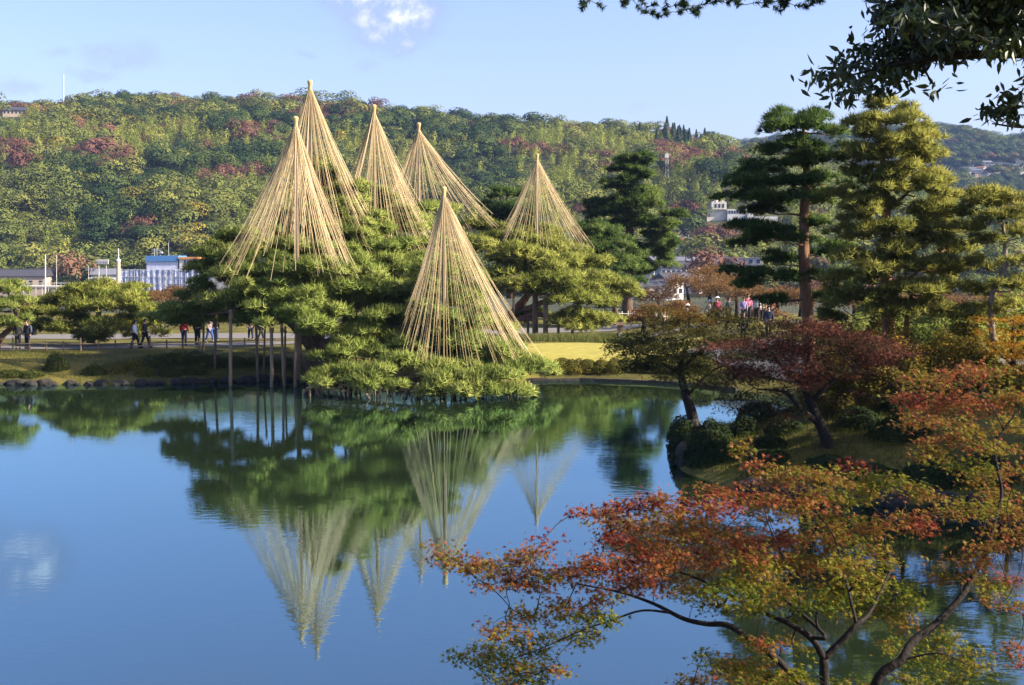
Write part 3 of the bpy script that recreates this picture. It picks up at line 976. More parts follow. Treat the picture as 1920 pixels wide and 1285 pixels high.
    join = N.new('GeometryNodeJoinGeometry')

    def named(nm, ty):
        a = N.new('GeometryNodeInputNamedAttribute'); a.data_type = ty; a.inputs['Name'].default_value = nm
        return next(s for s in a.outputs if s.enabled and s.name == 'Attribute')
    rs, ss = named('rot', 'FLOAT_VECTOR'), named('scl', 'FLOAT_VECTOR')
    for k, tme in enumerate(TEMPLATES):
        src = bpy.data.objects.new(tme.name + '_source', tme)
        oi = N.new('GeometryNodeObjectInfo'); oi.inputs['Object'].default_value = src
        ip = N.new('GeometryNodeInstanceOnPoints')
        L.new(gi.outputs[0], ip.inputs['Points']); L.new(named('k%d' % k, 'BOOLEAN'), ip.inputs['Selection'])
        L.new(oi.outputs['Geometry'], ip.inputs['Instance']); L.new(rs, ip.inputs['Rotation']); L.new(ss, ip.inputs['Scale'])
        L.new(ip.outputs[0], join.inputs[0])
    L.new(join.outputs[0], go.inputs[0])
    md = o.modifiers.new('woods', 'NODES'); md.node_group = ng
    print('forest trees', n, 'own', int(own.sum()))


# ------------------------------------------------------------------ buildings
def house(label, c, w, dpt, h, rz, wall, roof, group=None, roof_h=None, nwin=3, kind='gable', storeys=1):
    """walls, gable or flat roof, framed windows on the side that faces the garden"""
    root = thing('house', label, 'house', c, rz, group)
    MB().box((-w / 2, -dpt / 2, -1.2), (w / 2, dpt / 2, h)).build('wall', wall, root, True)
    if kind == 'gable':
        rh = roof_h or dpt * .28
        e = .5
        x0, x1, y0, y1 = -w / 2 - e, w / 2 + e, -dpt / 2 - e, dpt / 2 + e
        V = [(x0, y0, h - .1), (x1, y0, h - .1), (x1, y1, h - .1), (x0, y1, h - .1), (x0, 0, h + rh), (x1, 0, h + rh),
             (x0, y0, h + .12), (x1, y0, h + .12), (x1, y1, h + .12), (x0, y1, h + .12)]
        mb = MB()
        mb.add(V, [(6, 7, 5, 4), (8, 9, 4, 5), (0, 1, 7, 6), (2, 3, 9, 8), (3, 2, 1, 0)])
        mb.F.setdefault(3, []).append(np.array([(7, 8, 5), (9, 6, 4)]))
        mb.F[4].append(np.array([(1, 2, 8, 7), (3, 0, 6, 9)]))
        rf = mb.build('roof', roof, root, True)
        MB().box((x0, -.15, h + rh - .02), (x1, .15, h + rh + .2)).build('roof_ridge', roof, rf, True)
    else:
        MB().box((-w / 2 - .2, -dpt / 2 - .2, h + .003), (w / 2 + .2, dpt / 2 + .2, h + .4)).build('roof', roof, root, True)
    if nwin:
        me = MB(); me.box((-.55, -.06, -.6), (.55, .04, .6))
        mesh_f = None
        for s in range(storeys):
            for k in range(nwin):
                x = -w / 2 + w * (k + .5) / nwin
                z = h / storeys * (s + .55)
                if mesh_f is None:
                    wo = me.build('window', M['glass'], root, True); mesh_f = wo.data
                else:
                    wo = inst('window', mesh_f, root)
                wo.location = (x, -dpt / 2, z)
    return root


def town():
    # building wrapped in scaffolding sheets, left
    d = 400.0
    s = d / FPX
    X = lambda px: (px - 960) * s * 1.0
    Z = lambda py: CAM_Z - (py - HORIZON) * s
    c = Vector((X(310), d, -9.0))
    root = thing('scaffolded_building', 'pale building wrapped in bluish scaffolding sheets with a blue rooftop band', 'building', c)

    def bx(px0, py0, px1, py1, y0, y1, mb=None):
        return (mb or MB()).box((X(px0), d + y0, Z(py1)), (X(px1), d + y1, Z(py0)))
    bx(232, 507, 428, 560, .3, 14).build('wall', M['grey_wall'], root)
    bx(274, 491, 333, 506.8, 1.2, 12).build('rooftop_block', M['sheet_white'], root)
    bl = bx(272, 480, 334, 490.5, .8, 11.5).build('blue_band', M['blue'], root)
    for k, (a, b) in enumerate([(276, 279), (284, 290), (292, 298), (302, 308), (311, 316), (319, 324), (327, 331)]):
        bx(a, 482.5, b, 488, .66, .79).build('band_panel', M['blue_pale'] if k % 2 else M['white'], bl)
    # sheets, each hung on the scaffold
    r = np.random.default_rng(3)
    for i, px in enumerate(np.arange(230, 396, 12.0)):
        for j, py in enumerate([506, 519, 532]):
            top = 505 + (3 if px < 240 else 0) + (2 if px > 372 else 0)
            if j == 0 and px > 372: continue
            u, v = np.meshgrid(np.linspace(0, 1, 7), np.linspace(0, 1, 3))
            xx = X(px) + u * 11.7 * s
            zz = Z(max(py, top)) - v * 12.6 * s
            yy = d - .25 + .12 * np.sin(u * 9 + i) * (.4 + v) + r.normal() * .05
            ii = (np.arange(2)[:, None] * 7 + np.arange(6)[None]).ravel()
            F = np.stack([ii, ii + 1, ii + 8, ii + 7], 1)
            obj('sheet', np.stack([xx.ravel(), yy.ravel(), zz.ravel()], 1), F, M['sheet'] if (i + j) % 4 else M['sheet_white'], root)
    mb = MB()
    for px in np.arange(229.5, 398, 12.0):
        mb.tube([(X(px), d - .45, -9), (X(px), d - .45, Z(504))], .06, 4)
    for py in (505.5, 518.5, 531.5):
        mb.tube([(X(229), d - .5, Z(py)), (X(398), d - .5, Z(py))], .05, 4)
    mb.build('scaffold_frame', M['steel'], root)
    # low wing with its own hanging sheets
    bx(186, 527, 231, 560, .5, 9).build('wall', M['sheet'], root)
    for px in np.arange(187, 230, 9.0):
        bx(px, 528, px + 8.2, 546, -.1, .35).build('sheet', M['sheet'], root)
    bx(398, 508, 430, 523, .4, 10).build('wall', M['white'], root)
    # rooftop hut
    bx(336, 486, 370, 506, 1, 9).build('rooftop_hut', M['cream'], root)
    bx(334.5, 482.5, 371.5, 485.9, .6, 9.4).build('hut_roof', M['orange'], root)
    for k in range(4):
        bx(345 + k * 6, 488, 348 + k * 6, 498, .85, .99).build('window', M['glass'], root)
    an = MB()
    for px, py in ((286, 466), (291, 464), (297, 470), (313, 455)):
        an.tube([(X(px), d + 3, Z(481)), (X(px), d + 3, Z(py))], .07, 4)
    for py in (468, 471, 475):
        an.tube([(X(281), d + 3, Z(py)), (X(300), d + 3, Z(py - 1))], .05, 4)
    an.build('antenna', M['steel'], root)
    dm = MB()
    th = np.linspace(0, np.pi, 7)
    dm.tube([(X(301), d + 2.6 + .36 * math.cos(t), Z(474)) for t in th], .35 * np.sin(th) + .01, 8)
    dm.build('dish', M['white'], root)

    # masts and poles on the left
    def pole(px, py0, py1, dd, rr, mat, label, nm='utility_pole', cat='pole', cross=False, cap=False, group=None):
        a, b = at(px, py1, dd), at(px, py0, dd)
        t = thing(nm, label, cat, a, group=group)
        MB().tube([a, (a + b) / 2, b], [rr, rr * .9, rr * .75], 6).build('shaft', mat, t)
        if cross:
            m2 = MB()
            for k in (.12, .2):
                p = b + (a - b) * k
                m2.box((p.x - 1, p.y - .06, p.z - .06), (p.x + 1, p.y + .06, p.z + .06))
            m2.build('crossarm', mat, t)
        if cap:
            p = b + (a - b) * .30
            MB().tube([p, p + Vector((0, 0, .5)), p + Vector((0, 0, .9))], [.7, .75, .2], 8).build('collar', M['white'], t)
            MB().tube([b + (a - b) * .98, p], [.75, .6], 8).build('casing', M['tan_wall'], t)
        return t
    pole(85, 478, 562, 150, .075, M['white'], 'tall thin white flagpole behind the low pine, left of its twin')
    pole(106, 478, 548, 170, .05, M['fence_pale'], 'slimmer greyer pole just beside the white flagpole')
    pole(222, 466, 548, 390, .2, M['white'], 'stout tan chimney with white collar and spike beside the scaffolded building', 'chimney', 'chimney', cap=True)
    pole(119, 139, 215, 790, .45, M['steel'], 'very tall slender radio mast on the hill ridge against the sky', 'radio_mast', 'mast')
    pole(166, 498, 540, 380, .1, M['fence_pale'], 'thin pale pole beside the round red-brown tree', cross=True)
    pole(185, 500, 540, 370, .1, M['steel'], 'grey utility pole with crossarms just left of the draped low wing', cross=True)
    pole(1303, 500, 540, 330, .11, M['fence_pale'], 'pale utility pole among the roofs below the hill building', cross=True)
    pole(1291, 440, 500, 500, .14, M['steel'], 'grey utility pole standing among dark trees above the roofs', cross=True)
    # sign board on legs
    a = Vector((X(175), d + 10, Z(495)))
    t = thing('signboard', 'pale rectangular rooftop signboard beside the red-brown tree', 'sign', (a.x, a.y, -6))
    MB().box((X(163), d + 10, Z(496)), (X(185.5), d + 10.4, Z(487))).build('board', M['fence_pale'], t)
    for k, px in enumerate((166, 171, 177, 182)):
        MB().box((X(px), d + 9.9, Z(493.5)), (X(px + 3), d + 9.995, Z(489.5))).build('panel', M['grey_wall'], t)
    for px in (167, 181):
        MB().tube([(X(px), d + 10.2, -6), (X(px), d + 10.2, Z(496))], .12, 5).build('post', M['steel'], t)
    # low roofs on the left
    for (px, py, dd, w, dp, h, rz, wl, rf, lb, kd) in [
        (45, 528, 420, 16, 8, 4.4, .1, 'tan_wall', 'roof_dark', 'long dark-roofed house at the left edge of the town', 'gable'),
        (85, 525, 440, 14, 8, 4.6, -.1, 'grey_wall', 'roof_dark', 'dark tiled house behind the thin white flagpole', 'gable'),
        (140, 524, 450, 24, 9, 4.6, .05, 'tan_wall', 'roof_grey', 'long grey-roofed hall under the red-brown tree', 'gable'),
        (172, 516, 470, 20, 9, 6.0, -.05, 'grey_wall', 'roof_brown', 'brown-roofed house below the signboard', 'gable'),
        (105, 514, 490, 22, 9, 4.0, .0, 'cream', 'roof_grey', 'pale house high behind the long dark roofs', 'gable'),
        (200, 525, 430, 9, 7, 4.5, .2, 'white', 'roof_grey', 'small white house left of the chimney', 'gable'),
        (186, 530, 385, 4.6, 5, 2.8, .0, 'white', 'white', 'white box-shaped hut beside the draped wing', 'flat'),
        (60, 545, 370, 30, 5, 2.5, .0, 'tan_wall', 'fence_pale', 'long low tan shed with a pale flat roof at the left', 'flat')]:
        g = at(px, py, dd)
        house(lb, (g.x, dd, g.z - h * .6), w, dp, h, rz, M[wl], M[rf], kind=kd, nwin=5 if w > 12 else 2)
    # pale railing along the embankment, left
    a, b = at(20, 545, 300), at(185, 545, 300)
    t = thing('railing', 'long pale railing along the embankment behind the low pines', 'railing', a)
    for k in range(15):
        p = a.lerp(b, k / 14)
        MB().box((p.x - .06, p.y - .06, p.z - 4), (p.x + .06, p.y + .06, p.z + 1.9)).build('post', M['fence_pale'], t)
    for h in (1.75, .9):
        MB().box((a.x - .1, a.y - .1, a.z + h - .09), (b.x + .1, a.y - .062, a.z + h + .09)).build('rail', M['fence_pale'], t)
    # right-hand roofs
    for (px, py, dd, w, dp, h, rz, wl, rf, lb, kd, st) in [
        (1254, 540, 345, 8.5, 8, 6.5, .5, 'white', 'roof_dark', 'white two-storey house catching the sun beside dark roofs', 'gable', 2),
        (1222, 545, 330, 13, 8, 3.4, .35, 'grey_wall', 'roof_dark', 'black-roofed house lowest in the valley town behind the big pine', 'gable', 1),
        (1290, 533, 360, 11, 8, 5.0, -.3, 'grey_wall', 'roof_grey', 'grey house with a slate roof right of the white house', 'gable', 2),
        (1262, 512, 400, 15, 9, 5.0, .2, 'grey_wall', 'roof_dark', 'dark-roofed house with skylights behind the white house', 'gable', 1),
        (1285, 502, 430, 14, 9, 5.5, -.2, 'tan_wall', 'roof_grey', 'tan house with a broad slate roof above the white house', 'gable', 2),
        (1235, 500, 430, 9, 8, 5.0, .3, 'white', 'roof_grey', 'small white house half hidden by the big pine crown', 'gable', 1),
        (1262, 475, 480, 11, 9, 5.0, .15, 'cream', 'roof_red', 'cream house with a bright red roof on the slope', 'gable', 1),
        (1270, 448, 540, 10, 9, 5.0, .1, 'white', 'roof_grey', 'pale house topmost among trees above the red roof', 'gable', 1),
        (1385, 497, 420, 22, 9, 5.5, -.1, 'grey_wall', 'roof_grey', 'wide bluish grey building between the two pines', 'flat', 2),
        (1345, 500, 440, 10, 8, 5, .2, 'tan_wall', 'roof_dark', 'dark tan house behind the round bare tree', 'gable', 1),
        (1190, 536, 345, 11, 8, 4.2, -.2, 'white', 'roof_dark', 'white-walled house just left of the big pine trunk', 'gable', 1),
        (30, 218, 760, 20, 12, 4.5, .15, 'tan_wall', 'roof_dark', 'dark-roofed temple-like hall high on the ridge at left', 'gable', 1),
        (90, 350, 600, 6, 5, 3, .1, 'white', 'roof_grey', 'tiny white hut among trees low on the left hillside', 'gable', 1)]:
        g = at(px, py, dd) if dd < 470 else hit_ground(px, py, 430, 795)
        house(lb, (g.x, g.y, g.z - (h * .3 if dd < 470 else 0)), w * .66, dp * .7, h * .66, rz, M[wl], M[rf], kind=kd, nwin=3 if w < 14 else 6, storeys=st)
    # long white building on the hill
    dd = float(hit_ground(1362, 415, 430, 790).y)
    CLEAR.append((1385, 410, 75, 30, dd - 70, dd + 18))
    print('hill building at', dd)
    s2 = dd / FPX
    X2 = lambda px: (px - 960) * s2
    Z2 = lambda py: CAM_Z - (py - HORIZON) * s2
    t = thing('hillside_building', 'long white flat-roofed building with a square tower on the hill', 'building', (X2(1360), dd, Z2(416)))

    def b2(nm, x0, y0, x1, y1, a, b, m):
        return MB().box((X2(x0), dd + a, Z2(y1)), (X2(x1), dd + b, Z2(y0))).build(nm, m, t)
    b2('wall', 1362, 393, 1398, 425, 0, 12, M['white'])
    b2('wall', 1325, 393.5, 1361.7, 425, 2, 12, M['cream'])
    b2('tower', 1333, 379, 1361, 393.3, 1, 10, M['cream'])
    b2('roof_slab', 1324, 392.6, 1399, 393.1, -.6, 12.6, M['white']) if False else None
    b2('terrace', 1398.2, 401, 1408, 425, -2, 12, M['white'])
    b2('terrace', 1408.2, 407, 1453, 430, -3, 10, M['white'])
    for px in (1339, 1346, 1353):
        b2('window', px, 383, px + 3.6, 390, .9, 1.02, M['glass'])
    for k in range(7):
        b2('window', 1364.5 + k * 4.9, 395.5, 1367.3 + k * 4.9, 401, -.12, .02, M['glass'])
    MB().tube([(X2(1343), dd + 5, Z2(379)), (X2(1343), dd + 5, Z2(376)), (X2(1343), dd + 5, Z2(373.5))], [1.1, 1.0, .1], 10).build('water_tank', M['white'], t)
    b2('chimney', 1354, 376.5, 1358, 378.9, 3, 5, M['white'])
    # lattice tower on the slope
    g = hit_ground(1250, 338, 430, 800)
    t = thing('lattice_tower', 'thin grey lattice tower standing among trees on the slope', 'tower', g)
    top = CAM_Z + (HORIZON - 289) * g.y / FPX
    legs = MB()
    for sx, sy in ((-1, -1), (1, -1), (1, 1), (-1, 1)):
        MB().tube([(g.x + sx * .9, g.y + sy * .9, g.z - 1), (g.x + sx * .35, g.y + sy * .35, top)], .14, 4).build('leg', M['steel'], t)
    br = MB()
    for k in range(12):
        z0 = g.z + (top - g.z) * k / 12; z1 = g.z + (top - g.z) * (k + 1) / 12
        q = .9 - .55 * k / 12
        br.tube([(g.x - q, g.y - q, z0), (g.x + q, g.y - q, z1)], .07, 3).tube([(g.x + q, g.y - q, z0), (g.x - q, g.y - q, z1)], .07, 3)
    br.build('brace', M['steel'], t)
    MB().box((g.x - .9, g.y - .9, top - 2.4), (g.x + .9, g.y + .9, top - .5)).build('antenna_box', M['white'], t)
    # houses on the far slope
    r = np.random.default_rng(8)
    spots = []
    for k in range(60):
        px, py = r.uniform(1786, 1925), r.uniform(309, 334)
        if all(abs(px - a) > 7 or abs(py - b) > 4 for a, b in spots): spots.append((px, py))
    spots = spots[:34]
    proto = {}
    for i, (px, py) in enumerate(spots):
        g = hit_ground(px, py, 1000, 1650)
        k = int(r.integers(0, 5))
        if k not in proto:
            proto[k] = o = house('small house with a pale or dark roof on the far blue hillside', g, [9, 7, 9, 8, 10][k], 6, [3.8, 3.5, 4.2, 3.5, 3.8][k], .3 * r.normal(),
                                 M[['white', 'white', 'cream', 'white', 'tan_wall'][k]], M[['roof_dark', 'roof_brown', 'roof_grey', 'roof_grey', 'roof_dark'][k]], group='houses on the far hillside', nwin=3)
        else:
            o = copy_tree(proto[k]); o.location = g; o.rotation_euler = (0, 0, .3 * r.normal())


CLEAR += [(1270, 448, 14, 14, 425, 800), (30, 222, 30, 14, 690, 775), (1262, 480, 60, 60, 425, 470), (1262, 470, 14, 14, 425, 500), (1270, 448, 12, 12, 425, 560), (90, 350, 8, 8, 540, 610), (310, 520, 120, 40, 425, 440),
          (208, 300, 46, 30, 0, 0)]
town()
forest()

# the round red-brown trees that stand out on the hill
for (px, py, dd, sz, lb) in [(205, 292, 610, 24, 'large dome-shaped russet tree standing out of dark woods at left'), (130, 500, 430, 13, 'round red-brown tree behind the town roofs beside the signboard'),
                             (1330, 498, 330, 12, 'round bare red-brown tree rising behind the brown cherries'), (36, 300, 600, 15, 'russet spreading tree on pale hillside at the left edge')]:
    g = at(px, py, dd)
    zb = g.z - sz * .62
    o = thing('russet_tree', lb, 'tree', (g.x, dd, zb), 1.3)
    o.scale = (sz * 1.05, sz * 1.05, sz)
    inst('crown', TEMPLATES[7], o)
    inst('trunk', WOOD_TRUNK, o)

# ------------------------------------------------------------------ pines
# the great pine at the water's edge
K_PADS = [
    (555, 605, 64, 58, 22), (500, 578, 66, 50, 20), (430, 562, 68, 60, 22), (368, 578, 70, 48, 18), (335, 592, 71, 35, 14), (470, 545, 67, 60, 20), (560, 560, 66, 55, 18), (610, 590, 65, 50, 18),
    (425, 492, 69, 42, 18), (455, 465, 71, 45, 22), (490, 455, 72, 45, 22), (520, 495, 68, 55, 20), (462, 515, 68, 60, 18), (545, 530, 67, 55, 17), (585, 508, 67, 60, 20), (630, 540, 67, 55, 20), (400, 525, 70, 40, 15),
    (598, 312, 77, 26, 22), (620, 350, 76, 38, 26), (645, 385, 75, 42, 26), (600, 395, 77, 50, 30), (560, 440, 75, 50, 22), (672, 425, 75, 42, 26), (640, 450, 74, 50, 24), (695, 365, 79, 34, 26), (720, 400, 79, 36, 24),
    (600, 478, 72, 60, 20), (660, 490, 72, 60, 24), (715, 465, 73, 50, 28), (750, 515, 72, 50, 28), (700, 528, 71, 55, 25), (650, 535, 70, 50, 22), (760, 430, 79, 46, 28), (800, 395, 82, 40, 22), (690, 570, 69, 55, 24),
    (725, 585, 69, 55, 28), (765, 605, 68, 50, 28), (690, 612, 68, 48, 22), (740, 650, 67, 55, 24), (800, 560, 72, 50, 30), (840, 505, 75, 55, 28), (880, 560, 73, 48, 28), (905, 620, 69, 50, 26), (820, 640, 67, 55, 26),
    (870, 660, 66, 60, 20), (940, 655, 67, 48, 22), (780, 480, 76, 44, 26), (860, 610, 70, 44, 22),
    (640, 660, 65, 50, 18), (618, 695, 63.5, 50, 20), (690, 700, 62.5, 55, 18), (760, 690, 63, 55, 20), (820, 706, 62, 55, 18), (880, 715, 61.5, 55, 18), (940, 712, 62, 55, 20), (990, 690, 64, 46, 18), (1025, 692, 65.5, 30, 11),
    (830, 560, 66.5, 50, 24), (870, 600, 65.5, 50, 22), (800, 600, 66, 50, 22), (840, 640, 65, 52, 20), (900, 660, 64.5, 46, 18), (785, 645, 65.5, 48, 20), (850, 685, 63.8, 52, 18), (920, 690, 63.8, 46, 16), (820, 520, 67.5, 44, 24), (865, 545, 67.5, 40, 22), (960, 680, 64.5, 40, 14),
    (610, 325, 75.5, 36, 28), (640, 365, 75, 44, 32), (668, 405, 74.5, 48, 32), (588, 355, 76, 38, 28), (600, 430, 74, 58, 28), (692, 425, 75, 44, 28), (650, 445, 73.5, 54, 28), (560, 400, 75.5, 40, 24), (625, 395, 74.5, 50, 30),
    (620, 420, 74, 46, 24), (660, 400, 75.5, 44, 26), (690, 445, 74, 46, 24), (640, 500, 71.5, 50, 22), (740, 480, 72.5, 46, 24), (700, 495, 71, 50, 22), (760, 555, 70, 48, 24), (670, 555, 69.5, 50, 20), (735, 540, 70.5, 50, 24), (720, 620, 67.5, 50, 22), (770, 570, 69, 44, 22), (800, 500, 74, 46, 26), (690, 655, 66, 46, 18), (740, 430, 77, 44, 26), (780, 450, 77, 40, 24), (610, 445, 73, 50, 22), (570, 470, 71, 50, 20), (520, 465, 71, 46, 18),
    (735, 600, 65.8, 46, 22), (700, 560, 67, 48, 22), (760, 640, 65.2, 44, 20), (690, 625, 65.8, 44, 18), (715, 665, 64.6, 46, 18), (750, 540, 68, 46, 24), (675, 520, 68.6, 46, 20),
    (405, 478, 70, 42, 20), (393, 505, 70, 42, 18), (440, 448, 71.5, 42, 20), (420, 515, 69, 46, 18), (500, 520, 68, 46, 18), (455, 488, 69, 46, 20),
    (310, 600, 74, 36, 14), (350, 606, 73, 40, 14), (400, 598, 71, 46, 16), (445, 592, 69, 46, 16), (500, 603, 67.8, 46, 14), (390, 560, 71, 46, 18), (520, 560, 67, 50, 18), (590, 625, 66, 36, 14), (470, 570, 70, 50, 18),
    (930, 733, 61, 45, 11), (700, 722, 61.3, 48, 12), (845, 733, 60.8, 56, 10), (600, 718, 62, 35, 10), (965, 738, 61, 36, 10)]
pine('great_pine', 'huge spreading pine at the water edge under five rope cones', [(592, 712, 71, .62), (588, 670, 71, .52), (600, 600, 71.5, .45), (622, 520, 72.5, .36), (635, 440, 74, .24), (612, 350, 76.5, .10)],
     K_PADS, M['needles'], M['bark'], dens=235, size=.36, seed=2, tmean=.62,
     extra_trunks=[[(592, 660, 71, .36), (540, 600, 69.5, .26), (470, 580, 68.5, .16), (390, 590, 70, .08)], [(596, 650, 71, .34), (680, 630, 69.5, .26), (780, 660, 67.5, .2), (880, 690, 65, .14), (980, 700, 64, .07)],
                   [(605, 590, 71.5, .3), (720, 570, 72, .22), (830, 560, 73, .14), (900, 600, 71, .08)], [(590, 672, 71, .28), (640, 695, 67, .2), (700, 715, 63.5, .12), (800, 720, 62, .08)]])

pine('spreading_pine', 'broad layered pine on timber props behind the lawn', [(958, 655, 97, .42), (955, 600, 97, .36), (985, 560, 97, .28), (1010, 520, 98, .16)],
     [(900, 470, 96, 46, 22), (930, 455, 99, 45, 20), (960, 480, 95, 50, 18), (905, 430, 100, 38, 18), (950, 520, 95, 55, 20), (1000, 500, 95, 55, 20), (1050, 495, 97, 50, 20), (1000, 465, 99, 55, 20), (1060, 470, 100, 45, 20), (1095, 500, 98, 45, 20), (1010, 440, 101, 40, 18),
      (960, 540, 94, 50, 16), (1030, 530, 94, 55, 18), (1090, 530, 96, 50, 18), (1140, 535, 98, 38, 16), (1060, 560, 94, 50, 16), (1120, 565, 96, 42, 14), (1170, 552, 97, 32, 12), (1100, 598, 94, 50, 14), (1060, 612, 93, 40, 12), (985, 592, 98, 34, 12), (1140, 605, 95, 36, 10), (890, 505, 96, 36, 18)],
     M['needles_light'], M['bark_red'], dens=200, size=.42, seed=3, tmean=.66, extra_trunks=[[(955, 605, 97, .25), (1010, 590, 96, .2), (1080, 615, 95, .1)], [(965, 590, 97, .25), (1040, 560, 96, .18), (1120, 560, 97, .1)]])

pine('rounded_pine', 'dark green dome-shaped pine beside the tall pine trunk', [(1160, 640, 112, .3), (1150, 560, 112, .22), (1125, 460, 112, .1)],
     [(1100, 430, 112, 30, 16), (1130, 435, 113, 34, 18), (1150, 460, 112, 40, 18), (1115, 465, 111, 42, 18), (1170, 485, 112, 36, 16), (1140, 495, 110, 44, 16), (1185, 510, 111, 30, 14), (1100, 490, 113, 40, 18), (1160, 525, 110, 34, 12)],
     M['needles_dark'], M['bark'], dens=170, size=.45, seed=4, tmean=.6)

pine('background_pine', 'dark pine half hidden behind the right-hand rope cone', [(955, 560, 118, .3), (955, 460, 118, .25), (950, 360, 118, .08)],
     [(945, 362, 118, 26, 12), (975, 365, 119, 24, 12), (925, 395, 118, 26, 12), (960, 392, 117, 36, 14), (935, 415, 119, 32, 12), (995, 400, 119, 28, 12), (970, 430, 118, 40, 14)],
     M['needles_dark'], M['bark'], dens=150, size=.45, seed=5)

pine('tall_pine', 'tall dark pine with bare trunk standing alone behind the fence', [(1178, 606, 122, .62), (1176, 560, 122, .5), (1182, 480, 122, .42), (1180, 400, 122, .32), (1186, 300, 122, .08)],
     [(1180, 300, 122, 26, 12), (1195, 310, 122, 30, 14), (1165, 322, 122, 28, 14), (1200, 335, 121, 36, 15), (1170, 345, 122, 36, 14), (1205, 362, 122, 34, 14), (1165, 372, 122, 36, 14), (1195, 385, 121, 42, 14), (1130, 385, 123, 30, 12), (1160, 405, 122, 40, 14),
      (1115, 405, 123, 26, 10), (1200, 418, 121, 34, 14), (1140, 425, 122, 38, 12), (1240, 425, 120, 36, 12), (1265, 408, 120, 26, 10), (1225, 445, 121, 34, 12), (1250, 458, 120, 30, 10), (1210, 475, 121, 36, 12), (1230, 495, 121, 32, 12), (1195, 510, 122, 34, 11), (1240, 478, 122, 24, 10)],
     M['needles_dark'], M['bark'], dens=150, size=.45, seed=6, tmean=.62)

pine('low_pine', 'low wide pine with yellow-green pads beside the left path', [(170, 650, 83, .28), (172, 620, 83, .24), (185, 590, 83, .18), (185, 560, 83, .08)],
     [(180, 548, 83, 50, 14), (140, 560, 83, 50, 15), (225, 562, 82, 52, 15), (105, 585, 82, 40, 14), (180, 580, 81.5, 60, 15), (255, 585, 82, 46, 14), (285, 605, 83, 34, 14), (130, 608, 81.5, 50, 14), (210, 610, 81, 60, 14), (90, 615, 83, 32, 14), (265, 622, 82, 40, 12), (170, 632, 81, 40, 10), (240, 545, 86, 30, 10)],
     M['needles_light'], M['bark'], dens=230, size=.36, seed=7, tmean=.66, extra_trunks=[[(172, 628, 83, .16), (215, 612, 82, .12), (262, 598, 82, .07)], [(170, 632, 83, .14), (120, 612, 82, .08)]])

pine('edge_pine', 'yellow-green pine cut off by the left edge with leaning dark trunk', [(-12, 662, 79, .26), (5, 630, 79, .2), (30, 605, 79, .14), (25, 570, 80, .08)],
     [(-20, 540, 80, 45, 16), (18, 545, 80, 34, 16), (-30, 575, 79, 50, 18), (22, 572, 79, 36, 16), (38, 598, 80, 24, 12), (-30, 610, 79, 46, 14), (10, 610, 78, 34, 10)],
     M['needles'], M['bark'], dens=230, size=.36, seed=8, tmean=.6)

pine('layered_pine', 'tall dark pine with flat layered branches and orange-brown trunk', [(1516, 700, 50, .29), (1515, 600, 50, .25), (1508, 500, 50, .22), (1508, 400, 50, .19), (1512, 320, 50, .14), (1505, 230, 50, .05)],
     [(1470, 225, 50, 36, 12), (1530, 222, 50, 46, 13), (1500, 238, 49, 56, 14), (1455, 250, 50, 30, 12), (1555, 248, 50, 32, 12), (1440, 285, 50, 34, 12), (1490, 278, 49, 50, 14), (1550, 282, 50, 40, 14), (1535, 300, 49, 50, 13), (1430, 318, 50, 40, 13), (1480, 312, 49, 40, 12),
      (1385, 340, 50, 40, 13), (1435, 345, 49, 50, 14), (1490, 345, 49, 50, 14), (1550, 338, 50, 42, 13), (1400, 375, 50, 42, 12), (1460, 372, 49, 55, 13), (1540, 372, 50, 46, 13), (1440, 395, 50, 40, 10), (1400, 430, 50, 40, 12), (1450, 440, 49, 50, 13), (1545, 420, 50, 36, 12),
      (1420, 458, 50, 45, 11), (1480, 450, 49, 40, 12), (1540, 470, 50, 44, 14), (1460, 490, 50, 40, 12), (1380, 515, 50, 38, 10), (1430, 518, 49, 46, 11), (1480, 522, 50, 36, 10), (1400, 535, 50, 34, 9), (1545, 520, 50, 38, 13), (1440, 565, 50, 40, 9), (1550, 560, 50, 40, 14)],
     M['needles_dark'], M['bark_red'], dens=300, size=.26, seed=9, tmean=.5, ry_k=.85)

R2 = [(1650, 205, 48, 30, 14), (1690, 215, 48, 30, 14), (1625, 230, 48, 34, 14), (1670, 235, 47, 46, 15), (1715, 250, 48, 34, 14), (1640, 262, 47, 46, 14), (1700, 275, 47, 50, 15), (1600, 285, 48, 34, 14), (1655, 295, 47, 50, 14), (1730, 300, 48, 38, 14),
      (1610, 325, 48, 40, 14), (1690, 320, 47, 55, 14), (1755, 335, 48, 34, 14), (1640, 350, 47, 50, 14), (1720, 360, 47, 52, 14), (1590, 365, 48, 36, 14), (1775, 378, 48, 32, 14), (1660, 385, 47, 56, 14), (1610, 405, 47, 42, 14), (1730, 400, 47, 50, 14), (1690, 425, 47, 56, 14),
      (1770, 425, 48, 38, 14), (1630, 440, 47, 50, 14), (1580, 445, 48, 32, 14), (1750, 455, 47, 48, 14), (1680, 468, 47, 55, 14), (1790, 470, 48, 28, 14), (1610, 485, 47, 48, 14), (1730, 495, 46.5, 52, 14), (1660, 510, 46.5, 50, 14), (1780, 510, 47.5, 40, 14), (1590, 525, 47, 42, 14), (1620, 555, 46.5, 46, 14),
      (1700, 540, 46.5, 55, 14), (1760, 548, 47, 46, 14), (1650, 585, 46.5, 44, 13), (1730, 580, 46.5, 50, 13), (1790, 585, 47, 40, 13), (1580, 570, 47, 40, 13), (1570, 600, 47.5, 36, 12)]
R2 = [(a, b, d, rx * 1.12, rz * 1.25) for a, b, d, rx, rz in R2]
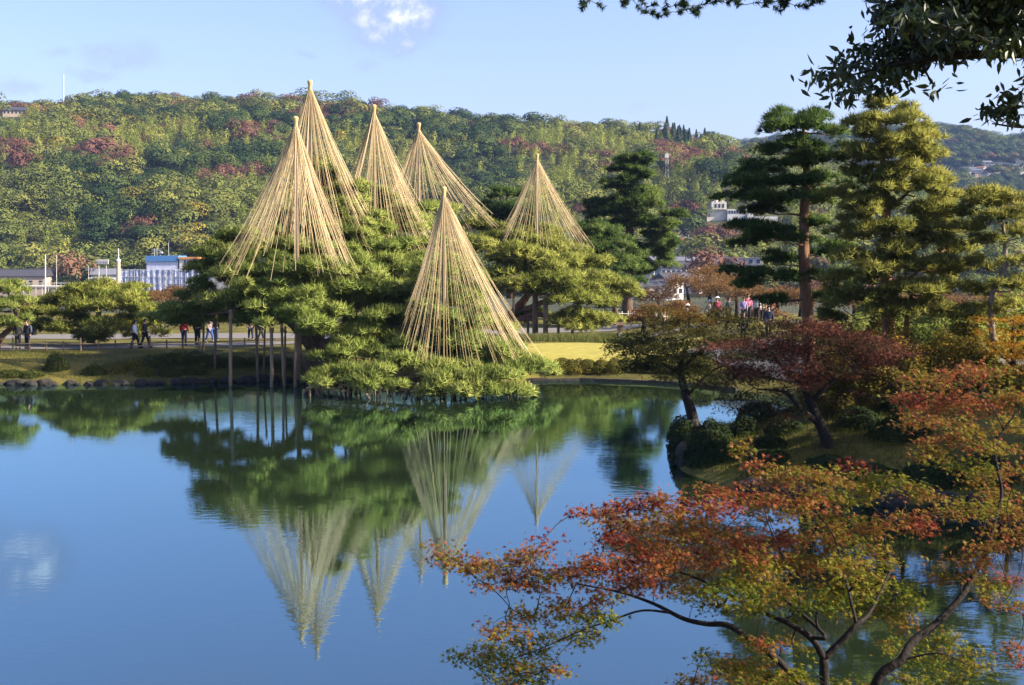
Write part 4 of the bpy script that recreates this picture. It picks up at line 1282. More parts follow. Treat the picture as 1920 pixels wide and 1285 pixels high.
pine('tall_light_pine', 'tall bright yellow-green pine rising beside the dark layered pine', [(1668, 690, 48, .26), (1664, 590, 48, .24), (1660, 480, 48, .2), (1662, 380, 48, .16), (1655, 290, 48, .1), (1665, 215, 48, .04)],
     R2, M['needles_gold'], M['bark_red'], dens=330, size=.27, seed=10, tmean=.6, ry_k=.8,
     extra_trunks=[[(1663, 560, 48, .1), (1720, 510, 47.6, .06), (1770, 470, 47.6, .03)], [(1661, 440, 48, .1), (1610, 400, 47.6, .05), (1585, 380, 47.8, .03)], [(1660, 400, 48, .08), (1720, 345, 47.5, .04)], [(1700, 680, 47.5, .12), (1700, 600, 47.4, .1), (1712, 540, 47.2, .05)]])

pine('crooked_pine', 'slim pine with pale crooked trunk at the right edge', [(1862, 640, 46, .14), (1858, 590, 46, .11), (1862, 545, 46, .10), (1884, 500, 46, .09), (1882, 440, 46, .07), (1876, 390, 46, .03)],
     [(1860, 362, 46, 32, 13), (1890, 375, 46, 30, 13), (1835, 385, 46, 34, 13), (1905, 400, 45.5, 34, 14), (1865, 410, 45.5, 40, 13), (1825, 430, 46, 34, 12), (1915, 440, 46, 34, 13), (1800, 400, 46.5, 24, 11), (1850, 455, 46, 34, 11), (1905, 490, 46, 34, 13), (1830, 500, 46.5, 30, 16), (1895, 540, 45.5, 40, 14), (1840, 545, 46.5, 34, 14), (1820, 590, 46, 38, 14), (1900, 575, 46, 36, 14)],
     M['needles_gold'], M['bark_pale'], dens=330, size=.26, seed=12, tmean=.58, extra_trunks=[[(1884, 485, 46, .05), (1920, 470, 45.8, .03)], [(1882, 440, 46, .05), (1845, 455, 45.8, .03)]])

# ------------------------------------------------------------------ rope cones
ROPE_ENDS = {}


def rope_cone(label, tip, d, y_end, left, right, n, seed, base_py, knot=True, end_spread=.17, ends=()):
    """pole with a straw cap; ropes run from under the cap down to the branches.
    left/right: half widths in px at y_end"""
    r = np.random.default_rng(seed)
    s = d / FPX
    top = at(*tip, d)
    basez = at(tip[0], base_py, d).z
    root = thing('rope_cone', label, 'snow support', (top.x, d, basez), group='straw rope cones over the pines')
    MB().tube([(top.x, d, basez), (top.x, d, (basez + top.z) / 2), (top.x, d, top.z - .3)], [.115, .10, .075], 8).build('pole', M['pole'], root, smooth_shade=True)
    z = top.z
    prof = [(-.95, .03), (-.92, .215), (-.75, .165), (-.60, .105), (-.5, .105), (-.3, .115), (-.15, .15), (-.06, .15), (-.02, .10), (0, .03)]
    cap = MB().tube([(top.x, d, z + a) for a, _ in prof], [q * (1 if d > 60 else .9) for _, q in prof], 9).build('straw_cap', M['straw'], root, smooth_shade=True)
    MB().tube([(top.x + .145 * math.cos(t), d + .145 * math.sin(t), z - .58) for t in np.linspace(0, 6.283, 13)], .06, 5, cap=False).build('binding', M['prop'], cap)
    if knot:
        MB().tube([(top.x + .12, d - .12, z - .57), (top.x + .28, d - .16, z - .55), (top.x + .40, d - .17, z - .60)], [.04, .045, .02], 5).build('knot', M['straw'], cap)
    for k in range(3):
        a = r.uniform(0, 6.28)
        MB().tube([(top.x, d, z - .1), (top.x + .06 * math.cos(a), d, z + .1), (top.x + .2 * math.cos(a), d + .1 * math.sin(a), z + .16)], [.03, .02, .008], 4).build('straw_wisp', M['straw'], cap)
    z0 = z - .62
    n = min(270, int(n * 1.6))
    for k in range(n):
        phi = 2 * math.pi * (k + r.uniform(-.9, .9)) / n
        f = float(np.clip(1.06 - abs(r.normal()) * end_spread * 1.25, .45, 1.06))
        rx = (right if math.cos(phi) > 0 else left) * s
        ry = .5 * (right + left) * s * .9
        drop = (y_end - tip[1]) * s - .62
        k2 = f * r.uniform(.90, 1.05)
        e = np.array([top.x + math.cos(phi) * rx * k2, d + math.sin(phi) * ry * k2, z0 - drop * f])
        if len(ends):
            q = np.asarray(ends)
            m = np.nonzero(np.hypot(q[:, 0] - e[0], q[:, 1] - e[1]) < 1.5)[0]
            if len(m):
                j = m[np.argmin(abs(q[m, 2] - e[2]))]
                if abs(q[j, 2] - e[2]) < 1.8:
                    e[2] = q[j, 2] + r.uniform(-.1, .35)
        a = np.array([top.x + math.cos(phi) * .10, d + math.sin(phi) * .10, z0 + r.uniform(0, .1)])
        t = np.linspace(0, 1, 7)[:, None]
        P = a + (e - a) * t
        L = np.linalg.norm(e - a)
        P[:, 2] -= (4 * t * (1 - t))[:, 0] * L * r.uniform(.025, .065)
        MB().tube(P, .0088, 3, tint=r.uniform(0, 1), cap=False).build('rope', M['rope'], root)
    return root


K_ENDS = [tuple(at(a, b, d)) for a, b, d, _, _ in K_PADS]
rope_cone('tallest straw rope cone, its capped pole topping all the others', (581, 150), 73.5, 480, 128, 140, 96, 41, 700, ends=K_ENDS)
rope_cone('rope cone just left of and in front of the tallest one', (554, 218), 67.5, 505, 150, 116, 96, 42, 712, ends=K_ENDS)
rope_cone('rope cone second in height, right of the tallest', (701, 196), 76.8, 500, 105, 135, 104, 43, 690, ends=K_ENDS)
rope_cone('rope cone half hidden behind the front ones, above dense right pads', (785, 230), 86.4, 418, 84, 150, 84, 44, 670, ends=K_ENDS)
rope_cone('shortest rope cone standing in front over the water-edge branches', (832, 350), 65.6, 672, 96, 186, 104, 45, 728, end_spread=.16, ends=K_ENDS)
rope_cone('rope cone standing apart to the right over the propped pine', (1007, 288), 98.7, 468, 86, 108, 74, 46, 645)

# ------------------------------------------------------------------ props under the branches
def props():
    r = np.random.default_rng(5)
    spec = [(433, 580, 66.6, .10), (480, 600, 68.5, .085), (509, 605, 66.2, .10), (528, 605, 66.8, .08), (535, 612, 68.5, .06), (557, 575, 66, .09), (565, 600, 68.5, .06), (645, 545, 69.5, .08), (655, 545, 69, .09), (669, 560, 70.5, .06), (405, 590, 70.5, .08), (382, 600, 71.5, .07), (497, 600, 69.5, .06)]
    for i, (px, py, d, rr) in enumerate(spec):
        a = at(px, py, d)
        x, y = a.x, a.y
        b = Vector((x + r.normal() * .1, y + r.normal() * .1, gz(x, y) - .25))
        root = thing('timber_prop', 'straight timber prop standing under the left branches of the great pine', 'prop', b, group='timber props under the great pine')
        MB().tube([b, (a + b) / 2 + Vector((r.normal() * .03, 0, 0)), a], [rr, rr * .95, rr * .85], 7).build('post', M['pole'] if i in (0, 2, 3, 5) else M['prop'], root, smooth_shade=True)
        MB().tube([a.lerp(b, .06), a.lerp(b, .1)], rr * 1.3, 7).build('rope_tie', M['prop'], root)
    # short thick crop of stakes in the water under the front pads
    for i in range(78):
        px = 575 + 425 * (i + r.uniform(-.4, .4)) / 78
        d = r.uniform(60.6, 65)
        top = at(px, 722 + r.normal() * 6, d)
        lean = r.normal() * .35
        b = Vector((top.x + lean, d + r.normal() * .2, max(gz(top.x, d), -.9) - .1))
        root = thing('prop_stake', 'short dark stake in the shallow water under the front pine branches', 'prop', b, group='stakes in the water under the great pine')
        rr = r.uniform(.03, .075)
        MB().tube([b, (b + top) / 2 + Vector((r.normal() * .05, 0, 0)), top], [rr, rr * .9, rr * .8], 6).build('post', M['pole'] if i % 5 == 0 else M['prop'], root, smooth_shade=True)
        q = top.lerp(b, .12)
        MB().tube([q + Vector((-.12, 0, .02)), q + Vector((.12, 0, .03))], .03, 5).build('rope_tie', M['straw'], root)
    for (px, py, d, rr) in [(1003, 555, 94, .2), (1023, 560, 93, .19), (1047, 608, 93.2, .11), (1073, 605, 93.4, .11), (990, 600, 95, .1), (963, 520, 93, .09)]:
        a = at(px, py, d)
        b = Vector((a.x, a.y, gz(a.x, a.y) - .1))
        root = thing('timber_prop', 'thick timber prop carrying the branches of the pine behind the lawn', 'prop', b, group='timber props behind the lawn')
        MB().tube([b, a], [rr, rr * .9], 8).build('post', M['prop'], root, smooth_shade=True)
        MB().box((a.x - .5, a.y - .1, a.z), (a.x + .5, a.y + .1, a.z + .16)).build('crosspiece', M['prop'], root)
        MB().tube([b + Vector((0, 0, .16)), b + Vector((0, 0, .34))], rr * 1.25, 8).build('band', M['fence_pale'], root)


props()

# ------------------------------------------------------------------ fences
def fence(label, pts, step, h, mat, rails, rr=.035, nm='bamboo_fence', tall_every=0):
    P = [Vector((x, y, gz(x, y))) for x, y in pts]
    root = thing(nm, label, 'fence', P[0])
    Q = []
    for a, b in zip(P[:-1], P[1:]):
        n = max(1, round((b - a).length / step))
        Q += [a.lerp(b, k / n) for k in range(n)]
    Q.append(P[-1])
    Q = [Vector((q.x, q.y, gz(q.x, q.y))) for q in Q]
    for k, q in enumerate(Q):
        hh = h * (1.35 if tall_every and k % tall_every == 0 else 1) * (1 + .06 * random.uniform(-1, 1))
        MB().tube([q - Vector((0, 0, .15)), q + Vector((random.uniform(-.02, .02), 0, hh))], rr, 6).build('post', mat, root)
    for z in rails:
        for a, b in zip(Q[:-1], Q[1:]):
            MB().tube([a + Vector((-.06, -.03, z)), (a + b) / 2 + Vector((0, -.03, z + .01)), b + Vector((.06, -.03, z))], rr * .75, 5).build('rail', mat, root)
    return root


fence('low bamboo fence along the near edge of the left path', [(-34, 76.6), (-27, 76.8), (-22, 77.6), (-17.5, 79.4), (-14.5, 81.5)], 1.0, .62, M['wood_fence'], (.42,), .05, tall_every=4)
fence('pale post and rail fence in front of the tall pine trunk', [(8.6, 119), (11.4, 119.5), (14.6, 120)], .55, .95, M['fence_pale'], (.7,), .055, 'post_fence')
fence('low dark rail fence behind the lawn under the propped pine', [(-1.5, 90), (1, 90.5), (3.2, 91)], .8, .55, M['wood_fence'], (.45, .25), .04)

# small wooden notice post by the lawn
g = foot(1163, 88)
t = thing('notice_post', 'small wooden box on a post beside the reeds behind the lawn', 'sign', g)
MB().box((g.x - .1, g.y - .1, g.z - .1), (g.x + .1, g.y + .1, g.z + .75)).build('post', M['fence_pale'], t)
MB().box((g.x - .2, g.y - .16, g.z + .753), (g.x + .2, g.y + .16, g.z + 1.15)).build('box', M['prop'], t)
MB().add([(g.x - .3, g.y - .26, g.z + 1.153), (g.x + .3, g.y - .26, g.z + 1.153), (g.x + .3, g.y + .26, g.z + 1.153), (g.x - .3, g.y + .26, g.z + 1.153), (g.x - .3, g.y, g.z + 1.36), (g.x + .3, g.y, g.z + 1.36)],
         [(0, 1, 5, 4), (2, 3, 4, 5), (3, 2, 1, 0), (0, 4, 3, 3), (1, 2, 5, 5)]).build('roof', M['bark'], t)

# ------------------------------------------------------------------ shoreline: stones, edging, shrubs
def rock_mesh(seed, flat=.65):
    r = random.Random(seed)
    bm = bmesh.new()
    bmesh.ops.create_icosphere(bm, subdivisions=3, radius=1)
    for v in bm.verts:
        n = v.co.normalized()
        k = 1 + .35 * (float(vnoise(n.x * 1.7 + seed, n.y * 1.7 + n.z * 1.3, seed)) - .5) * 2 + .10 * (float(vnoise(n.x * 5, n.y * 5 + n.z * 4, seed)) - .5)
        v.co = n * k
        v.co.z *= flat
    me = bpy.data.meshes.new('rock')
    bm.to_mesh(me); bm.free()
    me.materials.append(M['rock'])
    return me


ROCKS = [rock_mesh(s) for s in range(5)]


def shore():
    r = np.random.default_rng(17)
    xs = np.concatenate([np.arange(-29, -9, .62)])
    sx, sy = POND[:, 0], POND[:, 1]
    for x in xs:
        y = np.interp(x, sx[:16], sy[:16]) + r.uniform(-.25, .35)
        s = r.uniform(.2, .5)
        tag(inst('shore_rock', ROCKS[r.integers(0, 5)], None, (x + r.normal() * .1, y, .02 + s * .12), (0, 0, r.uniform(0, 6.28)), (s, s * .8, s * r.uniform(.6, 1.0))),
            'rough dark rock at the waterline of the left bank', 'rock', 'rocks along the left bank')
    # stone edging of the right bank
    t = thing('pond_edging', 'dark stone edging along the waterline before the lawn', 'edging', (4, 69.2, 0))
    P = np.array([(.8, 69.0), (1.2, 69.05), (4, 69.25), (7, 68.25), (9.4, 66.9), (11.4, 64.4)])
    tt = np.linspace(0, 5, 17)
    C = np.stack([np.interp(tt, np.arange(6), P[:, 0]), np.interp(tt, np.arange(6), P[:, 1])], 1)
    for a, b in zip(C[:-1], C[1:]):
        m = (a + b) / 2; L = np.hypot(*(b - a)); an = math.atan2(b[1] - a[1], b[0] - a[0])
        h = r.uniform(.12, .16)
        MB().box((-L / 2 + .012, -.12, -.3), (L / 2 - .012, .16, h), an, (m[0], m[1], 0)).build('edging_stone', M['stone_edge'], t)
    # rocks at the tip of the right-hand spit
    for (px, d, s, h) in [(1290, 41.8, .36, .7), (1300, 45.0, .34, .9), (1272, 43.6, .3, .4), (1278, 46.3, .34, .5), (1420, 37.2, .5, .5), (1500, 36.6, .55, .5), (1590, 36.0, .5, .45), (1680, 35.6, .55, .5), (1780, 35.3, .5, .45), (1860, 35.0, .55, .5)]:
        x = (px - 960) / FPX * d
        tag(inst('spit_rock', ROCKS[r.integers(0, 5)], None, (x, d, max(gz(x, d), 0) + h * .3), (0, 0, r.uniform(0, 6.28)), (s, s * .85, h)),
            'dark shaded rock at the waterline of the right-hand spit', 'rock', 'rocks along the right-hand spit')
    # shrubs of the left bank
    bush('clipped_bush', 'dark clipped dome bush on the left bank below the low pine', (at(108, 700, 69.5).x, 69.5, .25), .78, .7, 1.25, M['shrub_green'], 2600, 1, .1, .25)
    lb = [(178, 697, 68.6, .7, .55, .55), (215, 694, 69.0, .75, .6, .6), (252, 690, 69.8, .8, .6, .6), (290, 686, 70.2, .9, .7, .65), (330, 682, 70.8, 1.0, .7, .8), (368, 684, 71, .9, .7, .75), (398, 690, 71, .8, .6, .7), (272, 700, 68.4, .6, .5, .5), (318, 702, 68.6, .7, .5, .55), (365, 704, 69.2, .7, .5, .55),
          (60, 712, 68.2, .7, .5, .35), (20, 712, 68.2, .8, .5, .4), (440, 705, 71.3, .9, .6, .6), (490, 705, 71.8, .9, .6, .5), (540, 700, 71.5, .9, .6, .6)]
    for i, (px, py, d, rx, ry, rz) in enumerate(lb):
        x = at(px, py, d).x
        bush('bank_shrub', 'low rounded shrub growing along the left bank above the water', (x, d, gz(x, d) - .05), rx, ry, rz, M['shrub_gold'] if i in (1, 7, 2) else M['shrub_green'], 1300, 30 + i, .1, .35 if i in (1, 7, 2) else .45, 'shrubs along the left bank')
    # hedge in front of the lawn
    for i, px in enumerate(np.arange(1030, 1330, 24)):
        d = 70.9 - .012 * max(0, px - 1180) + r.normal() * .15
        x = (px - 960) / FPX * d
        bush('hedge_shrub', 'low clipped yellow-green shrub in the row before the lawn', (x, d - .3, gz(x, d) - .1), .66, .85, .72 + r.uniform(-.06, .1), M['shrub_gold'], 1700, 60 + i, .10, .30 + r.normal() * .06, 'low hedge before the lawn')
    # shrubs of the spit
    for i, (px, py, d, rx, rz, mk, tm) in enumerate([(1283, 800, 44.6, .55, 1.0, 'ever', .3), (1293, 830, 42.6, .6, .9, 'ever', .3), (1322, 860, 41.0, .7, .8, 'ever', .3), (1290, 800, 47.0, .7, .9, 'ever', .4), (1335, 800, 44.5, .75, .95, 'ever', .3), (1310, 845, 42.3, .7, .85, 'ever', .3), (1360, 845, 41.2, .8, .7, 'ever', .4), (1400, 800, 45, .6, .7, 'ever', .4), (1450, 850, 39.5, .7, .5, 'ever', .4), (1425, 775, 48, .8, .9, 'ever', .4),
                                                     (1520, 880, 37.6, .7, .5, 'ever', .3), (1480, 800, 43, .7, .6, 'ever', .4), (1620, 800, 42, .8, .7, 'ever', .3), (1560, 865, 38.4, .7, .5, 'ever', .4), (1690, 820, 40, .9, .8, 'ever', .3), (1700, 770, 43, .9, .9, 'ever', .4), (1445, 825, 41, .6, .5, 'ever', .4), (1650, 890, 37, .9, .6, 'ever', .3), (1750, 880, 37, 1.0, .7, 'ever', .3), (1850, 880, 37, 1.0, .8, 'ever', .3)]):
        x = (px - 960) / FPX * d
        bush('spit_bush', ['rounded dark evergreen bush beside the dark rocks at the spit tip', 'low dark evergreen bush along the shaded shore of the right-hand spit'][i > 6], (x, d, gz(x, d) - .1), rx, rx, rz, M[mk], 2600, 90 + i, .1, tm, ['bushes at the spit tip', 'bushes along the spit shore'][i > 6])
    # autumn shrubs under the right-hand pines
    k = 0
    for (px, py, d, rx, rz, tm) in [(1560, 690, 45, 1.0, .9, .35), (1620, 660, 46, 1.1, 1.0, .6), (1680, 640, 46, 1.2, 1.1, .75), (1730, 665, 45, 1.2, 1.0, .65), (1650, 705, 44, 1.1, .8, .5), (1790, 650, 45, 1.2, 1.1, .6), (1840, 690, 44, 1.2, 1.0, .55), (1710, 710, 43.5, 1.1, .8, .45), (1600, 720, 44, 1.0, .7, .5), (1890, 720, 43, 1.2, 1.0, .6),
                                    (1770, 720, 43, 1.1, .9, .4), (1820, 625, 47, 1.0, 1.0, .5), (1590, 640, 48, .9, .9, .4), (1640, 620, 49, .9, .9, .3)]:
        c = at(px, py, d); k += 1
        zb = gz(c.x, d)
        bush('autumn_shrub', 'loose yellow-orange shrub massed under the right-hand pines', (c.x, d, zb - .1), rx, rx * .8, max(c.z - zb + rz * .5, .7), M['shrub_gold'], 6000, 120 + k, .13, tm, 'autumn shrubs under the right-hand pines', lump=.3)
    for k, (px, py, d, rx, rz, tm) in enumerate([(1560, 610, 57, 1.5, 1.2, .5), (1625, 600, 58, 1.7, 1.4, .6), (1700, 598, 59, 1.8, 1.4, .55), (1770, 602, 58, 1.7, 1.3, .65), (1835, 600, 57, 1.6, 1.4, .7), (1900, 590, 58, 1.8, 1.6, .6), (1960, 600, 57, 1.8, 1.5, .6)]):
        c = at(px, py, d)
        zb = gz(c.x, d)
        bush('tall_shrub', 'tall yellow-green shrub in the thicket behind the right-hand pine trunks', (c.x, d, zb - .1), rx, rx * .8, max(c.z - zb + rz * .5, 1.2), M['needles_light'], 5200, 150 + k, .16, tm * .7, 'thicket behind the right-hand pines', lump=.3)
    # reeds at the back of the lawn and grass on the spit: nobody could count the blades
    mb = MB()
    n = 5200
    X = r.uniform(-1, 9.5, n); Y = r.uniform(86, 92, n)
    blade = np.array([(-.035, 0, 0), (.035, 0, 0), (.12, 0, 1)]); bf = np.array([(0, 1, 2)])
    keep = vnoise(X * .9, Y * .9, 2) > .34
    X, Y = X[keep], Y[keep]; n = len(X)
    scatter(mb, np.stack([X, Y, ground_z(X, Y)], 1), r.normal(size=(n, 3)) * .25 + np.array([0, 0, 1]), blade, bf, r.uniform(.35, .75, n), .5, r, .25)
    tag(mb.build('reeds', M['reed']), 'pale green iris leaves massed behind the lawn', kind='stuff')
    mb = MB()
    n = 42000
    X = r.uniform(5.5, 26, n); Y = r.uniform(35, 58, n)
    sd = pond_sd(X, Y)
    keep = (sd > .15) & (vnoise(X * .6, Y * .6, 5) > .25) & (X < .40 * Y + 3)
    X, Y = X[keep], Y[keep]; n = len(X)
    blade = np.array([(-.06, 0, 0), (.06, 0, 0), (.2, 0, 1)])
    scatter(mb, np.stack([X, Y, ground_z(X, Y)], 1), r.normal(size=(n, 3)) * .3 + np.array([0, 0, 1]), blade, bf, r.uniform(.12, .26, n), .5 + .4 * (vnoise(X * .5, Y * .5, 6) - .5), r, .2)
    tag(mb.build('grass', M['grass']), 'short green grass on the shaded right-hand spit', kind='stuff')
    mb = MB()
    n = 24000
    X = r.uniform(-34, -8, n); Y = r.uniform(67, 80, n)
    sd = pond_sd(X, Y); keep = (sd > .3) & (Y < 76.3 + np.clip((X + 24) * .25, 0, 5)) & (vnoise(X * .5, Y * .5, 15) > .3)
    X, Y = X[keep], Y[keep]; n = len(X)
    scatter(mb, np.stack([X, Y, ground_z(X, Y)], 1), r.normal(size=(n, 3)) * .3 + np.array([0, 0, 1]), blade, bf, r.uniform(.08, .2, n), .6 + .5 * (vnoise(X * .4, Y * .4, 16) - .5), r, .2)
    tag(mb.build('grass', M['grass']), 'mown yellowish grass on the left bank', kind='stuff')


shore()

# ------------------------------------------------------------------ brown cherries behind the garden
def cherry(label, px, py, d, w, h, seed, group, mat='cherry', tm=.5, n=2600):
    """px, py: crown centre; w, h: crown half sizes in px"""
    r = np.random.default_rng(seed)
    s = d / FPX
    c = np.array(at(px, py, d))
    zb = gz(c[0], d)
    root = thing('cherry_tree', label, 'tree', (c[0], d, zb), group=group)
    tp = smooth_path([(c[0], d, zb - .2, .22), (c[0] + .1, d, zb + .35 * (c[2] - zb) + .3, .17), (c[0] - .1, d, c[2], .08)])
    MB().tube(tp[:, :3], tp[:, 3], 7).build('trunk', M['bark_dark'], root, smooth_shade=True)
    skel = [tuple(p[:3]) for p in tp[3:]]; rad = [float(p[3]) for p in tp[3:]]
    mb, tw = MB(), MB()
    for k in range(26):
        u = r.normal(size=3); u /= np.linalg.norm(u); u[2] = abs(u[2]) * .9 - .15
        e = c + u * np.array([w * s, w * s, h * s]) * r.uniform(.75, 1.0)
        P, R = grow(skel, rad, e, r, .012, -.05, k=.7)
        (MB().tube(P, R, 4).build('branch', M['bark_dark'], root) if k < 9 else tw.tube(P, R, 3))
        m = n // 26
        o = r.normal(size=(m, 3)) * np.array([w, w, h]) * s * .17
        scatter(mb, e + o, r.normal(size=(m, 3)) + np.array([0, 0, .4]), QLEAF, QLEAF_F, .16 * r.uniform(.6, 1.2, m), tm + r.normal() * .15, r)
    tw.build('twigs', M['bark_dark'], root)['kind'] = 'stuff'
    mb.build('crown', M[mat], root)
    return root


for i, (px, py, d, w, h) in enumerate([(1235, 560, 108, 40, 26), (1290, 540, 106, 46, 30), (1345, 545, 104, 46, 32), (1405, 560, 102, 42, 30), (1455, 560, 104, 36, 28), (1225, 585, 100, 36, 18), (1330, 520, 112, 44, 26), (1270, 580, 98, 34, 18), (1500, 565, 104, 40, 30), (1550, 560, 108, 42, 32), (1600, 570, 106, 42, 30), (1380, 540, 112, 44, 28), (1440, 590, 98, 34, 18), (1205, 600, 99, 30, 14), (1650, 568, 106, 42, 28), (1705, 572, 103, 42, 26), (1765, 570, 106, 44, 28), (1825, 572, 103, 44, 28), (1885, 570, 106, 44, 28), (1940, 572, 104, 40, 28)]):
    cherry('thin-leaved brown cherry tree behind the visitors on the right', px, py, d, w, h, 200 + i, 'brown cherry trees behind the right-hand path')
for i, (px, py, d, w, h) in enumerate([(300, 562, 104, 40, 20), (340, 552, 106, 36, 20), (62, 580, 100, 26, 20), (370, 560, 108, 36, 22)]):
    cherry('thin-leaved brown cherry tree behind the low pines on the left', px, py, d, w, h, 220 + i, 'brown cherry trees behind the left-hand pines', tm=.4)

# ------------------------------------------------------------------ middle maples on the spit
def circle_sprays(seed, cx, cy, d, w, h, n, tint, dd=2.0, rx=(30, 48)):
    r = np.random.default_rng(seed)
    S = []
    for k in range(n):
        a, q = r.uniform(0, 6.28), math.sqrt(r.uniform(0, 1))
        S.append((cx + w * q * math.cos(a), cy + h * q * math.sin(a), d + r.uniform(-dd, dd), r.uniform(*rx), r.uniform(7, 12), float(np.clip(tint + r.normal() * .28, 0, 1))))
    return S


A_sprays = [(1180, 645, 46, 40, 8, .2), (1215, 655, 46, 45, 9, .2), (1250, 640, 45.5, 45, 9, .3), (1200, 630, 47, 36, 8, .4), (1240, 605, 46, 42, 10, .55), (1280, 590, 46, 44, 10, .8), (1310, 600, 46, 42, 10, .75), (1265, 620, 45, 46, 10, .5), (1330, 620, 46, 44, 10, .5), (1365, 640, 46, 42, 10, .3), (1300, 645, 45, 50, 10, .3), (1340, 665, 45, 46, 10, .2),
            (1260, 668, 45, 46, 9, .15), (1300, 690, 45, 40, 9, .15), (1230, 690, 46, 34, 8, .1), (1380, 670, 46, 36, 10, .2), (1350, 600, 47, 40, 10, .5), (1395, 615, 47, 36, 10, .4), (1210, 680, 45, 32, 7, .1), (1345, 580, 47, 30, 9, .6), (1235, 580, 47, 28, 8, .65), (1165, 652, 46.5, 24, 6, .2), (1400, 645, 46, 40, 10, .3), (1420, 670, 45.5, 40, 10, .2), (1385, 600, 46.5, 34, 10, .5), (1410, 700, 45, 36, 9, .15), (1330, 700, 44.5, 40, 9, .1), (1420, 630, 46.5, 36, 10, .35), (1350, 640, 45, 46, 10, .35), (1170, 662, 45.5, 34, 8, .15), (1195, 690, 45, 34, 8, .1), (1225, 672, 44.5, 44, 9, .15), (1265, 705, 44.5, 38, 9, .1), (1190, 640, 46.5, 40, 9, .25), (1240, 655, 44.5, 46, 9, .2), (1320, 720, 44, 40, 9, .1), (1365, 705, 44, 40, 9, .12), (1445, 655, 46, 36, 9, .3)]
b = foot(1300, 46)
spray_tree('spreading_maple', 'spreading dark maple with gold-tipped top leaning over the spit', 'tree', b,
           [[(1302, 800, 46, .22), (1294, 765, 46, .19), (1282, 725, 46, .16), (1276, 690, 46, .13), (1290, 640, 46, .06)], [(1280, 705, 46, .09), (1240, 680, 46, .06), (1200, 660, 46, .03)], [(1277, 690, 46, .09), (1320, 655, 46, .06), (1360, 635, 46, .03)], [(1285, 745, 46, .07), (1330, 700, 45.5, .05), (1370, 680, 45.5, .03)]],
           A_sprays, M['maple_green'], M['bark_dark'], MSMALL, MSMALL_F, .10, 950, 51, flat=.2, twig_r=.012)
B_sprays = circle_sprays(61, 1515, 665, 40.5, 160, 62, 72, .5, 1.8) + [(1380, 740, 40, 40, 9, .2), (1420, 755, 40, 42, 9, .15), (1450, 770, 40, 38, 9, .15), (1400, 715, 40, 40, 9, .3), (1470, 735, 40, 44, 9, .35), (1370, 690, 40.5, 36, 9, .3), (1560, 750, 40, 40, 9, .35), (1600, 740, 40, 40, 9, .4), (1510, 720, 39.5, 46, 9, .8), (1480, 705, 39.5, 46, 9, .8), (1560, 700, 39.5, 46, 9, .8), (1530, 610, 40, 46, 9, .8), (1500, 625, 39.5, 46, 9, .85), (1440, 650, 40, 44, 9, .6), (1340, 720, 40, 30, 8, .3), (1620, 700, 40, 36, 9, .6), (1640, 670, 40.5, 34, 9, .6), (1390, 772, 40, 36, 9, .1), (1440, 792, 39.5, 38, 9, .1), (1485, 778, 39.5, 36, 9, .2), (1350, 750, 40, 32, 8, .15), (1590, 772, 40, 34, 9, .2), (1640, 745, 40.2, 38, 9, .25), (1685, 722, 40.5, 36, 9, .3), (1665, 690, 40.5, 36, 9, .5), (1700, 660, 41, 36, 9, .4), (1620, 640, 41, 38, 9, .6), (1675, 640, 41.5, 36, 9, .4)]  # tints mix leaf colour with painted light: upper sprays lit, lower ones dark
b = foot(1550, 40)
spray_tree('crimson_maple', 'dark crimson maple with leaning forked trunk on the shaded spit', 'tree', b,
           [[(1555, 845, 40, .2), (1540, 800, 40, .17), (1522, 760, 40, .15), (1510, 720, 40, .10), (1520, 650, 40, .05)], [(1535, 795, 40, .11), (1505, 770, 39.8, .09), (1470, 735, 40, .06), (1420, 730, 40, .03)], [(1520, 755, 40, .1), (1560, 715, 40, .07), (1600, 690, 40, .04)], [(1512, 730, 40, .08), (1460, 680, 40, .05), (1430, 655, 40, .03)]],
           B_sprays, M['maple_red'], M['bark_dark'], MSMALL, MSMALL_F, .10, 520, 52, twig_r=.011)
b = foot(1905, 44)
spray_tree('golden_maple', 'bright golden-orange maple at the right edge under the crooked pine', 'tree', b,
           [[(1905, 760, 44, .14), (1902, 700, 44, .11), (1898, 640, 44, .06), (1900, 600, 44, .03)], [(1903, 690, 44, .06), (1860, 650, 44, .03)], [(1902, 670, 44, .06), (1950, 630, 44, .03)]],
           [(1890, 600, 44, 34, 8, .5), (1920, 605, 44, 34, 8, .5), (1860, 622, 44, 30, 8, .4), (1905, 625, 43.5, 38, 9, .6), (1885, 645, 43.5, 36, 9, .5), (1925, 645, 43.5, 36, 9, .6), (1870, 660, 43.5, 34, 9, .3), (1910, 670, 43, 38, 9, .5), (1945, 670, 44, 36, 9, .5), (1850, 600, 44.5, 22, 7, .4)],
           M['maple_gold'], M['bark_dark'], MSMALL, MSMALL_F, .085, 620, 53, twig_r=.011)

